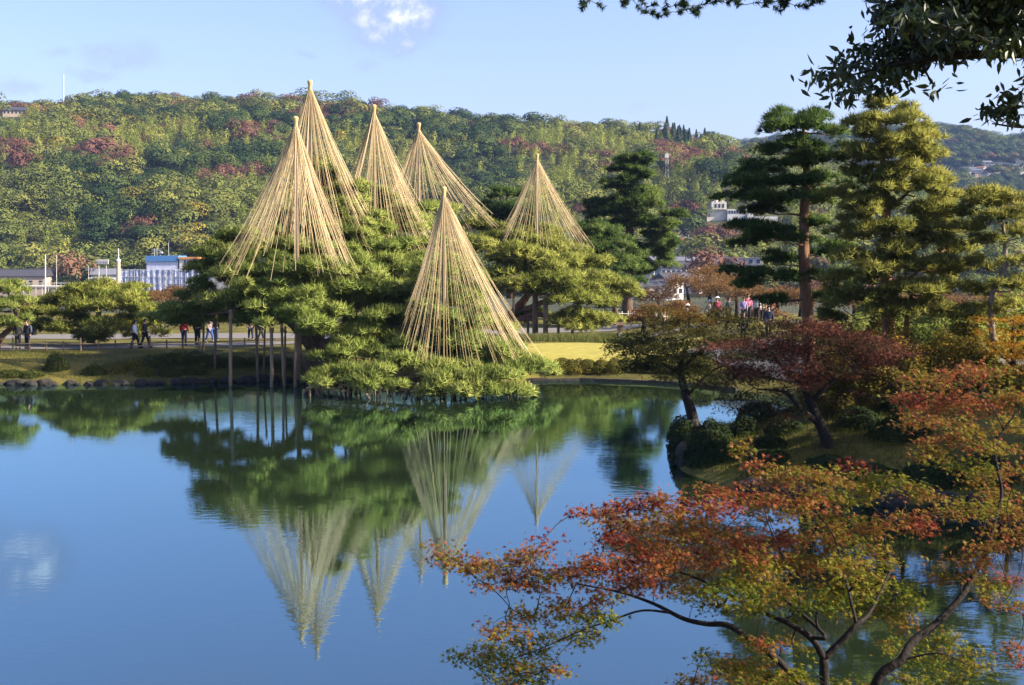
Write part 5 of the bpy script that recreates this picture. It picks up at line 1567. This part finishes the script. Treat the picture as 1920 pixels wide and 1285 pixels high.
# ------------------------------------------------------------------ foreground maples
D1 = 12.0
F1 = [(830, 1035, 35, 14, .72), (870, 1058, 42, 16, .72), (915, 1068, 46, 18, .7), (960, 1055, 46, 17, .68), (990, 1038, 40, 12, .8), (1018, 1012, 22, 8, .88), (950, 1095, 46, 16, .68), (1010, 1085, 56, 18, .72), (1070, 1078, 58, 20, .78), (1120, 1062, 50, 18, .75),
      (1100, 962, 36, 12, .82), (1140, 972, 46, 15, .82), (1190, 950, 52, 15, .86), (1235, 935, 44, 14, .86), (1205, 985, 62, 20, .76), (1275, 965, 60, 20, .76), (1335, 915, 32, 12, .84), (1335, 950, 56, 18, .82), (1280, 1000, 60, 20, .62), (1350, 995, 60, 22, .66), (1150, 1005, 40, 12, .78), (1225, 1020, 50, 16, .7),
      (1405, 842, 26, 11, .72), (1428, 872, 36, 13, .66), (1460, 905, 46, 15, .6), (1400, 930, 50, 16, .7), (1490, 935, 58, 19, .56), (1440, 960, 56, 18, .58), (1545, 890, 50, 15, .66), (1600, 868, 30, 12, .86), (1545, 935, 56, 18, .45), (1600, 920, 50, 17, .5), (1560, 975, 56, 18, .46), (1640, 895, 40, 14, .34), (1690, 905, 46, 14, .3), (1725, 925, 36, 12, .35), (1490, 885, 36, 13, .62),
      (1160, 1058, 54, 17, .74), (1215, 1052, 56, 18, .76), (1265, 1048, 56, 18, .76), (1235, 1092, 56, 16, .93), (1180, 1095, 50, 16, .8), (1320, 1040, 58, 20, .62), (1385, 1030, 58, 20, .6), (1450, 1012, 58, 19, .56), (1520, 1010, 58, 19, .52), (1590, 1012, 56, 18, .48), (1650, 985, 46, 16, .5), (1700, 970, 46, 14, .56), (1735, 990, 24, 9, .92),
      (1410, 1062, 58, 19, .5), (1470, 1055, 58, 19, .48), (1530, 1055, 58, 19, .42), (1590, 1058, 54, 18, .4), (1340, 1085, 56, 18, .42), (1300, 1110, 50, 16, .32), (1385, 1105, 54, 17, .3), (1440, 1095, 52, 17, .36), (1640, 1045, 46, 16, .5),
      (1570, 1098, 56, 18, .22), (1625, 1095, 58, 18, .2), (1680, 1105, 50, 17, .24), (1535, 1128, 50, 16, .16), (1600, 1140, 54, 17, .16), (1655, 1140, 46, 15, .26), (1480, 1125, 46, 15, .22), (1500, 1155, 36, 13, .2), (1690, 1160, 36, 13, .45), (1710, 1130, 30, 12, .34), (1420, 1140, 44, 14, .26), (1350, 1135, 40, 13, .26),
      (1000, 1150, 44, 13, .5), (945, 1182, 46, 14, .42), (1060, 1140, 50, 15, .5), (1110, 1160, 46, 14, .36), (1075, 1190, 50, 14, .32), (985, 1210, 50, 14, .32), (905, 1222, 46, 14, .34), (865, 1232, 28, 10, .4), (945, 1250, 50, 14, .3), (1010, 1250, 42, 13, .34), (1045, 1255, 22, 9, .6), (980, 1275, 50, 13, .32), (1130, 1120, 40, 13, .55), (930, 1285, 30, 10, .3),
      (1420, 1215, 36, 15, .72), (1405, 1250, 50, 18, .42), (1355, 1255, 46, 15, .28), (1455, 1265, 46, 16, .4), (1325, 1228, 20, 9, .22), (1300, 1282, 36, 13, .4), (1400, 1290, 60, 18, .35), (1500, 1270, 40, 14, .3), (1330, 1245, 22, 9, .3), (1490, 1300, 50, 15, .34), (1580, 1290, 50, 14, .3), (1480, 1210, 30, 11, .34)]
r0 = np.random.default_rng(70)
F1 = [(a, b, D1 + r0.uniform(-1.1, 1.3), c, e, float(np.clip(t * .86 + r0.normal() * .10, 0, 1))) for a, b, c, e, t in F1]
base = at(1575, 1740, 11.7); base.z = gz(base.x, base.y)
spray_tree('foreground_maple', 'near maple with long limbs reaching left over the pond, red to green', 'tree', base,
           [[(1577, 1860, 11.7, .12), (1565, 1600, 11.6, .10), (1552, 1400, 11.5, .085), (1546, 1285, 11.5, .075), (1545, 1235, 11.5, .07)],
            [(1545, 1235, 11.5, .06), (1520, 1196, 11.5, .05), (1470, 1165, 11.6, .04), (1410, 1140, 11.7, .03), (1340, 1100, 11.8, .022), (1260, 1070, 12, .015), (1150, 1065, 12.2, .01), (1040, 1085, 12.3, .007), (930, 1075, 12.3, .005)],
            [(1545, 1235, 11.5, .058), (1575, 1205, 11.5, .05), (1606, 1172, 11.5, .042), (1630, 1150, 11.6, .03), (1660, 1090, 11.8, .022), (1672, 1060, 11.9, .018), (1659, 1018, 12, .014), (1661, 970, 12.2, .009)],
            [(1606, 1172, 11.5, .03), (1594, 1120, 11.6, .024), (1580, 1064, 11.9, .018), (1560, 1000, 12.2, .012), (1520, 950, 12.4, .007)],
            [(1550, 1350, 11.5, .075), (1500, 1280, 11.4, .062), (1440, 1222, 11.4, .055), (1398, 1192, 11.4, .05), (1362, 1172, 11.5, .045), (1325, 1170, 11.6, .04), (1281, 1160, 11.7, .034), (1225, 1132, 11.9, .026), (1160, 1110, 12.1, .018), (1080, 1095, 12.3, .01)],
            [(1262, 1150, 11.75, .02), (1205, 1145, 11.8, .017), (1150, 1162, 11.8, .014), (1085, 1185, 11.8, .011), (1010, 1218, 11.8, .008), (920, 1250, 11.8, .005)],
            [(1470, 1165, 11.6, .022), (1500, 1130, 11.8, .017), (1470, 1050, 12.1, .012), (1440, 980, 12.3, .009), (1420, 890, 12.5, .005)],
            [(1410, 1140, 11.7, .02), (1400, 1100, 11.9, .015), (1330, 1010, 12.2, .01), (1250, 985, 12.4, .007), (1150, 970, 12.4, .004)],
            [(1040, 1085, 12.3, .007), (1010, 1062, 12.3, .006), (1000, 1040, 12.3, .005), (1018, 1015, 12.3, .003)],
            [(1455, 1110, 11.9, .02), (1545, 1190, 11.4, .03), (1520, 1196, 11.5, .03)][::-1]],
           F1, M['maple'], M['bark_dark'], MLEAF, MLEAF_F, .044, 5200, 54, parts=300, twig_r=.0045, tj=.14, droop=.12, limb_k=.62)

D2 = 12.6
F2 = [(1850, 895, 44, 15, .5), (1885, 930, 44, 15, .56), (1905, 965, 46, 16, .6), (1840, 950, 46, 14, .42), (1800, 962, 40, 12, .42), (1775, 945, 30, 10, .4), (1900, 1000, 46, 14, .56), (1870, 838, 46, 15, .5), (1810, 800, 50, 17, .56), (1755, 765, 44, 15, .66), (1705, 752, 36, 12, .86), (1725, 785, 46, 14, .68), (1775, 830, 46, 15, .44),
      (1740, 710, 46, 15, .78), (1800, 702, 50, 16, .76), (1860, 695, 50, 17, .7), (1790, 745, 50, 16, .66), (1850, 760, 50, 16, .55), (1900, 800, 46, 16, .5), (1900, 740, 46, 15, .56), (1680, 745, 24, 9, .9), (1820, 870, 44, 14, .42), (1735, 850, 40, 12, .46), (1910, 880, 40, 14, .5),
      (1815, 1052, 40, 13, .56), (1780, 1072, 34, 12, .52), (1850, 1095, 28, 9, .78), (1890, 1088, 28, 9, .8), (1880, 1125, 36, 13, .5), (1915, 1140, 36, 13, .46), (1905, 1215, 32, 13, .86), (1918, 1245, 26, 11, .84), (1760, 1195, 46, 15, .26), (1800, 1225, 44, 14, .24), (1830, 1255, 36, 12, .24), (1740, 1240, 46, 14, .22), (1780, 1280, 50, 14, .25), (1700, 1275, 40, 13, .34), (1860, 1020, 36, 12, .5), (1690, 1210, 36, 12, .3)]
F2 = [(a, b, D2 + r0.uniform(-1.0, 1.3), c, e, float(np.clip(t * .84 + r0.normal() * .08, 0, 1))) for a, b, c, e, t in F2]
base = at(1600, 1760, 11.9); base.z = gz(base.x, base.y)
spray_tree('curving_maple', 'near maple with bare dark stem curving up to orange leaves at right', 'tree', base,
           [[(1597, 1860, 11.9, .11), (1610, 1500, 11.9, .085), (1639, 1290, 12, .072), (1690, 1238, 12, .064), (1712, 1203, 12.1, .058), (1757, 1168, 12.2, .052), (1802, 1119, 12.3, .047), (1826, 1078, 12.4, .042), (1848, 1037, 12.5, .037), (1866, 975, 12.6, .03), (1878, 923, 12.7, .025), (1864, 840, 12.8, .018), (1882, 806, 12.8, .015), (1905, 775, 12.8, .01)],
            [(1848, 1037, 12.5, .022), (1884, 1024, 12.4, .018), (1920, 1008, 12.3, .014), (1980, 980, 12.2, .01)], [(1864, 840, 12.8, .012), (1820, 815, 12.8, .009), (1760, 800, 12.8, .006)], [(1882, 806, 12.8, .01), (1850, 750, 12.9, .008), (1790, 715, 13, .005)], [(1690, 1238, 12, .018), (1760, 1225, 11.9, .012), (1820, 1250, 11.8, .006)],
            [(1920, 1008, 12.3, .01), (1915, 1060, 12.2, .007), (1900, 1100, 12.1, .004)], [(1802, 1119, 12.3, .01), (1800, 1080, 12.3, .007), (1790, 1062, 12.3, .004)]],
           F2, M['maple'], M['bark_dark'], MLEAF, MLEAF_F, .043, 4800, 55, parts=220, twig_r=.0045, tj=.13, droop=.12, limb_k=.7)

# ------------------------------------------------------------------ branches hanging into the top of the picture
DT = 7.6
TS = [(1700, 40, 56, 22), (1690, 75, 50, 18), (1745, 30, 60, 24), (1790, 55, 60, 22), (1840, 30, 60, 24), (1890, 45, 60, 24), (1735, 85, 50, 16), (1640, 92, 36, 14), (1605, 115, 30, 12), (1570, 136, 24, 9), (1542, 142, 16, 7), (1660, 120, 36, 12), (1700, 115, 40, 13), (1775, 90, 46, 14), (1830, 78, 46, 15), (1885, 85, 46, 15), (1625, 145, 28, 9), (1600, 170, 20, 8), (1640, 165, 18, 7), (1680, 140, 24, 8), (1752, 160, 8, 7), (1905, 185, 20, 9), (1875, 200, 16, 8), (1905, 215, 18, 7), (1852, 212, 9, 6), (1580, 160, 14, 7),
      (1720, 0, 60, 26), (1800, 0, 60, 26), (1880, 0, 60, 26), (1675, 15, 36, 16), (1960, 50, 80, 36), (2020, 110, 80, 36), (1980, -20, 90, 40), (2080, 40, 90, 50), (1850, -50, 110, 40), (1740, -60, 90, 40), (2000, -110, 120, 50), (2150, -40, 110, 60), (1900, -160, 130, 50), (1780, -150, 110, 40), (2060, -220, 140, 60), (2200, -150, 130, 60), (2150, 130, 90, 40), (1955, 160, 40, 14)]
TS = [(a, b, DT + r0.uniform(-.9, .9), c, e, float(np.clip(.45 + r0.normal() * .22, 0, 1))) for a, b, c, e in TS]
base = Vector((5.4, 7.0, gz(5.4, 7.0)))


def px_of(p):
    cp, sp = math.cos(PITCH), math.sin(PITCH)
    v = Vector(p) - Vector((0, 0, CAM_Z))
    zc = v.y * cp - v.z * sp
    return (960 + FPX * v.x / zc, 642.5 - FPX * (v.y * sp + v.z * cp) / zc, p[1])


tl = [(*px_of((5.4, 7.0, base.z - .3)), .24), (*px_of((5.3, 7.1, 5.0)), .2), (*px_of((5.1, 7.3, 7.4)), .16), (*px_of((5.0, 7.5, 9.4)), .1)]
spray_tree('overhanging_oak', 'dark drooping-leaved tree overhanging the top right corner', 'tree', base,
           [tl, [(*px_of((5.15, 7.25, 7.0)), .09), (2150, 120, 7.5, .06), (1960, 100, 7.6, .04), (1800, 105, 7.6, .025), (1690, 120, 7.6, .014), (1600, 140, 7.6, .006)], [(*px_of((5.0, 7.45, 8.6)), .07), (2100, -60, 7.6, .05), (1900, 10, 7.6, .03), (1760, 40, 7.6, .014)],
            [(*px_of((5.2, 7.2, 6.6)), .05), (2150, 210, 7.5, .035), (1990, 235, 7.5, .02), (1910, 238, 7.5, .009), (1860, 232, 7.5, .004)]],
           TS, M['hang'], M['bark_dark'], LANCE, LANCE_F, .070, 8000, 56, parts=300, twig_r=.004, tj=.18, droop=.06, leaf_up=-.5, wild=.62, loose=.8)

FS = [(1105, 8, 26, 8), (1180, 2, 20, 7), (1225, 12, 22, 9), (1245, 22, 14, 7), (1285, 5, 24, 9), (1300, 15, 16, 7), (1350, -4, 20, 6), (1375, 3, 14, 7), (1460, 0, 26, 9), (1475, 8, 12, 7), (1515, 2, 22, 7), (1140, -18, 40, 12), (1260, -20, 50, 14), (1400, -18, 50, 12), (1520, -20, 40, 12), (1640, -6, 20, 8)]
base = Vector((6.0, 5.2, gz(6.0, 5.2)))
r1 = np.random.default_rng(90)


def fir():
    root = thing('overhanging_fir', 'dark fir whose twig tips hang into the top of the sky', 'tree', base)
    MB().tube([(6.0, 5.2, base.z - .3), (6.0, 5.2, 6), (5.9, 5.3, 10.5)], [.22, .18, .1], 8).build('trunk', M['bark'], root, smooth_shade=True)
    bl = smooth_path([(5.95, 5.25, 8.9, .06), (*at(1900, -150, 7.6), .045), (*at(1640, -75, 8.2), .03), (*at(1350, -50, 8.4), .02), (*at(1120, -25, 8.4), .008)])
    MB().tube(bl[:, :3], bl[:, 3], 6).build('branch', M['bark'], root, smooth_shade=True)
    skel = [tuple(p[:3]) for p in bl[6:]]; rad = [float(p[3]) for p in bl[6:]]
    mb, tw = MB(), MB()
    for (a, b, rx, rz) in FS:
        c = np.array(at(a, b, 8.3 + r1.uniform(-.4, .4)))
        s = 8.3 / FPX
        for k in range(5):
            e = c + np.array([r1.normal() * rx * s * .5, r1.normal() * .08, r1.normal() * rz * s * .5 - .01])
            P, R = grow(skel, rad, e, r1, .0025, .04, k=.5, rmax=.006)
            tw.tube(P, R, 3)
            t = r1.uniform(.35, 1, 90)
            Q = np.stack([np.interp(t, np.linspace(0, 1, len(P)), P[:, i]) for i in range(3)], 1)
            ax = P[-1] - P[0]; ax /= np.linalg.norm(ax)
            u = r1.normal(size=(90, 3)); u -= (u @ ax)[:, None] * ax; u /= np.linalg.norm(u, axis=1)[:, None]
            scatter(mb, Q, u + ax * .55, np.array([(-.09, 0, 0), (.09, 0, 0), (0, 0, 1.0)]), np.array([(0, 1, 2)]), .036 * r1.uniform(.7, 1.15, 90), .4, r1)
    tw.build('twigs', M['bark'], root)['kind'] = 'stuff'
    mb.build('needles', M['fir'], root)['kind'] = 'stuff'


fir()

# ------------------------------------------------------------------ tall trees beyond the right edge that shade the spit
def shade_tree(x, y, h, w, seed):
    r = np.random.default_rng(seed)
    zb = gz(x, y)
    root = thing('evergreen_tree', 'tall dense evergreen just beyond the right edge shading the spit', 'tree', (x, y, zb), group='evergreens shading the spit')
    MB().tube([(x, y, zb - .3), (x + .2, y, zb + h * .4), (x, y, zb + h * .85)], [.35, .26, .08], 8).build('trunk', M['bark'], root)
    n = 13000
    ns = 40
    u = r.normal(size=(ns, 3)); u /= np.linalg.norm(u, axis=1)[:, None]
    S = u * r.uniform(.35, .85, ns)[:, None] * np.array([w, w, h * .36]) + np.array([x, y, zb + h * .60])
    k = r.integers(0, ns, n)
    v = r.normal(size=(n, 3)); v /= np.linalg.norm(v, axis=1)[:, None]
    mb = MB()
    scatter(mb, S[k] + v * w * .3, v + np.array([0, 0, .4]), QLEAF, QLEAF_F, .42 * r.uniform(.7, 1.3, n), .4 + .2 * r.normal(size=ns)[k], r)
    mb.build('crown', M['ever'], root)


for i, (x, y, h, w) in enumerate([(21.5, 36, 7.5, 3.2), (19.5, 30.5, 7.5, 3.0), (27, 35, 10.5, 3.8), (26, 29, 10.5, 3.6), (34, 38, 12, 4.2), (33, 31, 13, 4.2), (23.5, 33, 9, 3.4), (38, 34, 14, 4.6), (38, 28, 15, 5), (28, 24, 11, 4), (22, 26.5, 9, 3.2)]):
    shade_tree(x, y, h * 1.3, w * 1.08, 300 + i)

# ------------------------------------------------------------------ people
def skin_mesh(name, V, E, R, sub=1):
    me = bpy.data.meshes.new(name)
    me.from_pydata([tuple(v) for v in V], E, [])
    o = bpy.data.objects.new(name, me)
    COL.objects.link(o)
    sk = o.modifiers.new('skin', 'SKIN')
    for i, q in enumerate(R):
        sv = me.skin_vertices[0].data[i]
        sv.radius = q if isinstance(q, tuple) else (q, q)
        sv.use_root = i == 0
    ss = o.modifiers.new('sub', 'SUBSURF'); ss.levels = sub; ss.render_levels = sub
    dg = bpy.context.evaluated_depsgraph_get()
    out = bpy.data.meshes.new_from_object(o.evaluated_get(dg), depsgraph=dg)
    out.name = name
    for p in out.polygons: p.use_smooth = True
    bpy.data.objects.remove(o)
    return out


POSES = {}
for pose in ('stand', 'walk'):
    st = .0 if pose == 'stand' else .24
    aw = .04 if pose == 'stand' else .2
    V = [(0, 0, .93), (0, 0, 1.1), (0, -.01, 1.3), (0, 0, 1.44), (0, -.01, 1.52), (0, -.02, 1.60), (0, -.02, 1.68)]
    E = [(0, 1), (1, 2), (2, 3), (3, 4), (4, 5), (5, 6)]
    R = [(.15, .11), (.135, .10), (.16, .11), .07, .055, (.085, .105), (.07, .085)]
    V.append((0, -.13, 1.585)); E.append((5, 7)); R.append(.018)          # nose
    legs, arms = [], []
    for s in (-1, 1):
        i = len(V)
        V += [(s * .09, 0, .88), (s * .10, -s * st * .55 - .02, .49), (s * .10, -s * st + .03, .09), (s * .11, -s * st - .10, .04)]
        E += [(0, i), (i, i + 1), (i + 1, i + 2), (i + 2, i + 3)]
        R += [.10, .065, .045, .045]; legs.append(i)
    for s in (-1, 1):
        i = len(V)
        V += [(s * .18, 0, 1.38), (s * .235, s * aw * .3 + .02, 1.12), (s * .24, s * aw * .8 - .06, .88), (s * .235, s * aw - .09, .78)]
        E += [(2, i), (i, i + 1), (i + 1, i + 2), (i + 2, i + 3)]
        R += [.06, .045, .034, .03]; arms.append(i)
    body = skin_mesh('body', V, E, R)
    body.materials.append(M['skin'])
    # jacket
    jv = [V[0], V[1], V[2], V[3]]; je = [(0, 1), (1, 2), (2, 3)]; jr = [(.19, .145), (.165, .13), (.185, .14), .085]
    cv = [(0, 0, .62)] + jv; ce = [(0, 1)] + [(a + 1, b + 1) for a, b in je]; cr_ = [(.23, .19)] + jr
    for i in arms:
        for (v_, e_, r_, o_) in ((jv, je, jr, 0), (cv, ce, cr_, 1)):
            k = len(v_)
            v_ += [V[i], V[i + 1], V[i + 2]]; e_ += [(2 + o_, k), (k, k + 1), (k + 1, k + 2)]; r_ += [.08, .066, .055]
    jacket = skin_mesh('jacket', jv, je, jr)
    coat = skin_mesh('coat', cv, ce, cr_)
    tv = [V[0]]; te = []; tr = [(.165, .125)]
    for i in legs:
        k = len(tv)
        tv += [V[i], V[i + 1], (V[i + 2][0], V[i + 2][1], .14)]; te += [(0, k), (k, k + 1), (k + 1, k + 2)]; tr += [.115, .085, .07]
    trousers = skin_mesh('trousers', tv, te, tr)
    shoe = MB()
    for i in legs:
        a, b2 = np.array(V[i + 2]), np.array(V[i + 3])
        shoe.tube([(a[0], a[1] + .05, .055), (a[0], a[1] - .03, .06), (b2[0], b2[1], .045), (b2[0], b2[1] - .05, .035)], [.045, .055, .055, .03], 7)
    shoes = make_mesh('shoes', np.concatenate(shoe.V), shoe.F, None)
    POSES[pose] = (body, jacket, coat, trousers, shoes)

bm = bmesh.new()
bmesh.ops.create_uvsphere(bm, u_segments=14, v_segments=9, radius=1)
bmesh.ops.delete(bm, geom=[v for v in bm.verts if v.co.y < -.35 and v.co.z < .25 or v.co.z < -.7], context='VERTS')
for v in bm.verts:
    v.co = Vector((v.co.x * .102, v.co.y * .125 - .015, v.co.z * .13 + 1.63))
HAIR = bpy.data.meshes.new('hair'); bm.to_mesh(HAIR); bm.free()
bm = bmesh.new()
bmesh.ops.create_uvsphere(bm, u_segments=14, v_segments=9, radius=1)
bmesh.ops.delete(bm, geom=[v for v in bm.verts if v.co.z < .05], context='VERTS')
for v in bm.verts:
    brim = 1.55 if v.co.z < .2 else 1
    v.co = Vector((v.co.x * .11 * brim, v.co.y * .13 * brim - .015, v.co.z * .12 + 1.68))
HAT = bpy.data.meshes.new('hat'); bm.to_mesh(HAT); bm.free()
bm = bmesh.new()
bmesh.ops.create_cube(bm, size=1)
for v in bm.verts: v.co = Vector((v.co.x * .30, v.co.y * .15 + .22, v.co.z * .42 + 1.2))
bmesh.ops.bevel(bm, geom=bm.edges[:], offset=.05, segments=2, affect='EDGES')
BAG = bpy.data.meshes.new('bag'); bm.to_mesh(BAG); bm.free()


def col_part(name, me, mat, parent):
    o = inst(name, me, parent)
    if not me.materials: me.materials.append(None)
    o.material_slots[0].link = 'OBJECT'; o.material_slots[0].material = mat
    return o


def person(label, px, d, face, pose, top, bottom, long=False, hat=None, bag=None, hair='hair_black', h=1.0, shoes=(.03, .03, .03), group=None):
    g = foot(px, d)
    g.z += .035
    root = thing('person', label, 'person', g, math.radians(face), group)
    root.scale = (h, h, h)
    body, jacket, coat, trousers, sh = POSES[pose]
    inst('body', body, root)
    col_part('coat' if long else 'jacket', coat if long else jacket, cloth(top), root)
    col_part('trousers', trousers, cloth(bottom), root)
    col_part('shoes', sh, cloth(shoes), root)
    if hat: col_part('hat', HAT, cloth(hat), root)
    col_part('hair', HAIR, M[hair], root)
    if bag: col_part('bag', BAG, cloth(bag), root)
    return root


K = (.018, .018, .022); NAVY = (.02, .025, .055); DG = (.03, .035, .03)
# face 0 looks at the camera, 90 looks right
person('person in a dark coat beside a companion at the far left fence', 33, 78.3, 15, 'stand', K, K, True, h=.97)
person('person in a black coat with blue scarf and pale bag at the left fence', 51, 78.4, -20, 'stand', (.02, .02, .03), K, True, bag=(.12, .16, .4), hair='hair_brown', h=1.0)
person('person in a white and blue top walking before the low pine', 253, 78.6, 90, 'walk', (.55, .60, .70), K, h=.98)
person('person in a black suit walking just ahead of the white top', 272, 78.8, 90, 'walk', K, K, h=1.03)
person('person in a red jacket seen beside the pine on the left path', 345, 80.6, 170, 'stand', (.42, .03, .04), NAVY, h=1.03, bag=(.35, .02, .03))
person('tall person in a dark green jacket next to the red jacket', 370, 81.2, 160, 'stand', DG, K, h=1.12, hair='hair_brown')
person('person in blue jeans and white shoes under the dark left branches', 393, 86, 60, 'walk', (.25, .2, .18), (.05, .09, .25), h=1.0, shoes=(.7, .7, .7))
person('person in a dark jacket and jeans behind the blue jeans', 404, 88, 200, 'walk', K, (.05, .07, .16), h=1.0)
person('person in dark purple behind the low pine crown', 289, 100, 10, 'stand', (.10, .06, .12), K, h=1.0)
person('person with a white cap behind the low pine crown', 302, 99, 10, 'stand', (.18, .15, .16), K, hat=(.75, .75, .75), h=1.06)
person('person in grey brown behind the right end of the low pine', 312, 98, 30, 'stand', (.2, .16, .14), K, h=.98)
person('person in bright red glimpsed between the great pine branches', 566, 90, 10, 'stand', (.55, .04, .06), K, h=1.05)
person('person in deep blue glimpsed between the great pine branches', 575, 90.5, 10, 'stand', (.03, .05, .22), K, h=1.1)
person('person in black among props under the great pine', 489, 88, 120, 'walk', K, K, h=1.0)
person('person in brown jacket seen behind timber props on the left', 470, 90, 200, 'walk', (.16, .10, .07), NAVY, h=1.0)
right = [('person in a beige top leftmost of the visitors behind the maple', 1245, 90, 60, (.42, .30, .22), 'hair_brown', None, 1.0), ('person in a dark jacket and white cap behind the maple', 1289, 88.5, 200, NAVY, 'hair_black', (.8, .8, .78), 1.05), ('person in grey and a blue cap among the visitors', 1330, 90, 20, (.2, .2, .2), 'hair_black', (.15, .25, .55), 1.0),
         ('person in maroon and a white sun hat among the visitors', 1344, 90, 10, (.25, .04, .07), 'hair_black', (.8, .8, .8), 1.08), ('person in a long black coat among the visitors', 1366, 88, 40, K, 'hair_black', None, 1.0), ('person in a purple and white top among the visitors', 1394, 89, 0, (.28, .22, .42), 'hair_black', None, .97), ('person in a pink jacket standing tallest among the visitors', 1402, 92, 10, (.60, .16, .24), 'hair_brown', None, 1.15),
         ('person in white shirt under a dark vest among the visitors', 1418, 90, -20, (.5, .5, .5), 'hair_black', None, 1.04), ('person in a tan jacket near the right end of the visitors', 1430, 90.5, 30, (.36, .26, .17), 'hair_black', None, 1.03), ('person in a rust jacket at the right end of the visitors', 1446, 91, 200, (.30, .12, .08), 'hair_black', None, 1.0)]
for lb, px, d, f, tp_, hr, ht, hh in right:
    person(lb, px, d, f, 'stand', tp_, K, False, ht, None, hr, hh, group='visitors on the right-hand path')
person('person in a black jacket seated lower behind the crimson maple', 1394, 71, 10, 'stand', K, K, h=1.0)
person('person in navy beside the black jacket behind the crimson maple', 1441, 71.5, -10, 'stand', NAVY, K, h=1.0)
person('person in dark jeans whose legs show right of the crimson maple', 1590, 58, 200, 'walk', NAVY, (.03, .05, .15), h=1.0, shoes=(.5, .5, .5))
person('person in blue jeans just left of the dark jeans by the path', 1573, 59, 200, 'walk', (.1, .1, .12), (.07, .13, .35), h=.98, shoes=(.6, .6, .6))

# alike things in small groups: told apart by their order
ORD = ['first', 'second', 'third', 'fourth', 'fifth', 'sixth', 'seventh', 'eighth', 'ninth', 'tenth', 'eleventh', 'twelfth', 'thirteenth', 'fourteenth', 'fifteenth', 'sixteenth', 'seventeenth', 'eighteenth', 'nineteenth', 'twentieth', 'twenty-first', 'twenty-second']
for g, phrase in [('autumn shrubs under the right-hand pines', 'yellow-orange shrubs under the right-hand pines'), ('rocks along the right-hand spit', 'dark rocks at the waterline of the right-hand spit'),
                  ('bushes along the spit shore', 'low evergreen bushes along the shaded spit shore'), ('bushes at the spit tip', 'rounded bushes beside the dark rocks at the spit tip'),
                  ('brown cherry trees behind the right-hand path', 'thin-leaved brown cherries behind the visitors and pines'), ('brown cherry trees behind the left-hand pines', 'thin-leaved brown cherries behind the left pines'),
                  ('shrubs along the left bank', 'low rounded shrubs on the left bank'), ('low hedge before the lawn', 'clipped shrubs in the row before the lawn'), ('thicket behind the right-hand pines', 'tall yellow-green shrubs behind the right-hand pine trunks'),
                  ('timber props under the great pine', 'straight timber props under the great pine'), ('timber props behind the lawn', 'thick timber props of the pine behind the lawn')]:
    mem = sorted([o for o in COL.objects if o.get('group') == g and o.parent is None], key=lambda o: o.location.x / o.location.y)
    for i, o in enumerate(mem):
        o['label'] = '%s from the left of the %s' % (ORD[i], phrase)

# ------------------------------------------------------------------ haze: one closed box of pale air
def haze():
    mb = MB().box((-1600, -80, -12), (1600, 2600, 190))
    m, N, L, bs, out = new_mat('haze')
    N.remove(bs)
    v = N.new('ShaderNodeVolumePrincipled')
    v.inputs['Color'].default_value = (.34, .52, 1.0, 1)
    v.inputs['Density'].default_value = .00008
    v.inputs['Anisotropy'].default_value = .0
    L.new(v.outputs[0], out.inputs['Volume'])
    o = mb.build('haze', m)
    tag(o, 'thin pale blue haze over the garden and hills', kind='stuff')
    return o


haze()
TRIS = sum(len(me.loops) - 2 * len(me.polygons) for me in {o.data for o in COL.objects if o.type == 'MESH'})
print('triangles', TRIS)
for me in sorted({o.data for o in COL.objects if o.type == 'MESH'}, key=lambda m: -len(m.polygons))[:24]: print(me.name, len(me.loops) - 2 * len(me.polygons))
SC['tris'] = TRIS
print('objects', len(COL.objects))
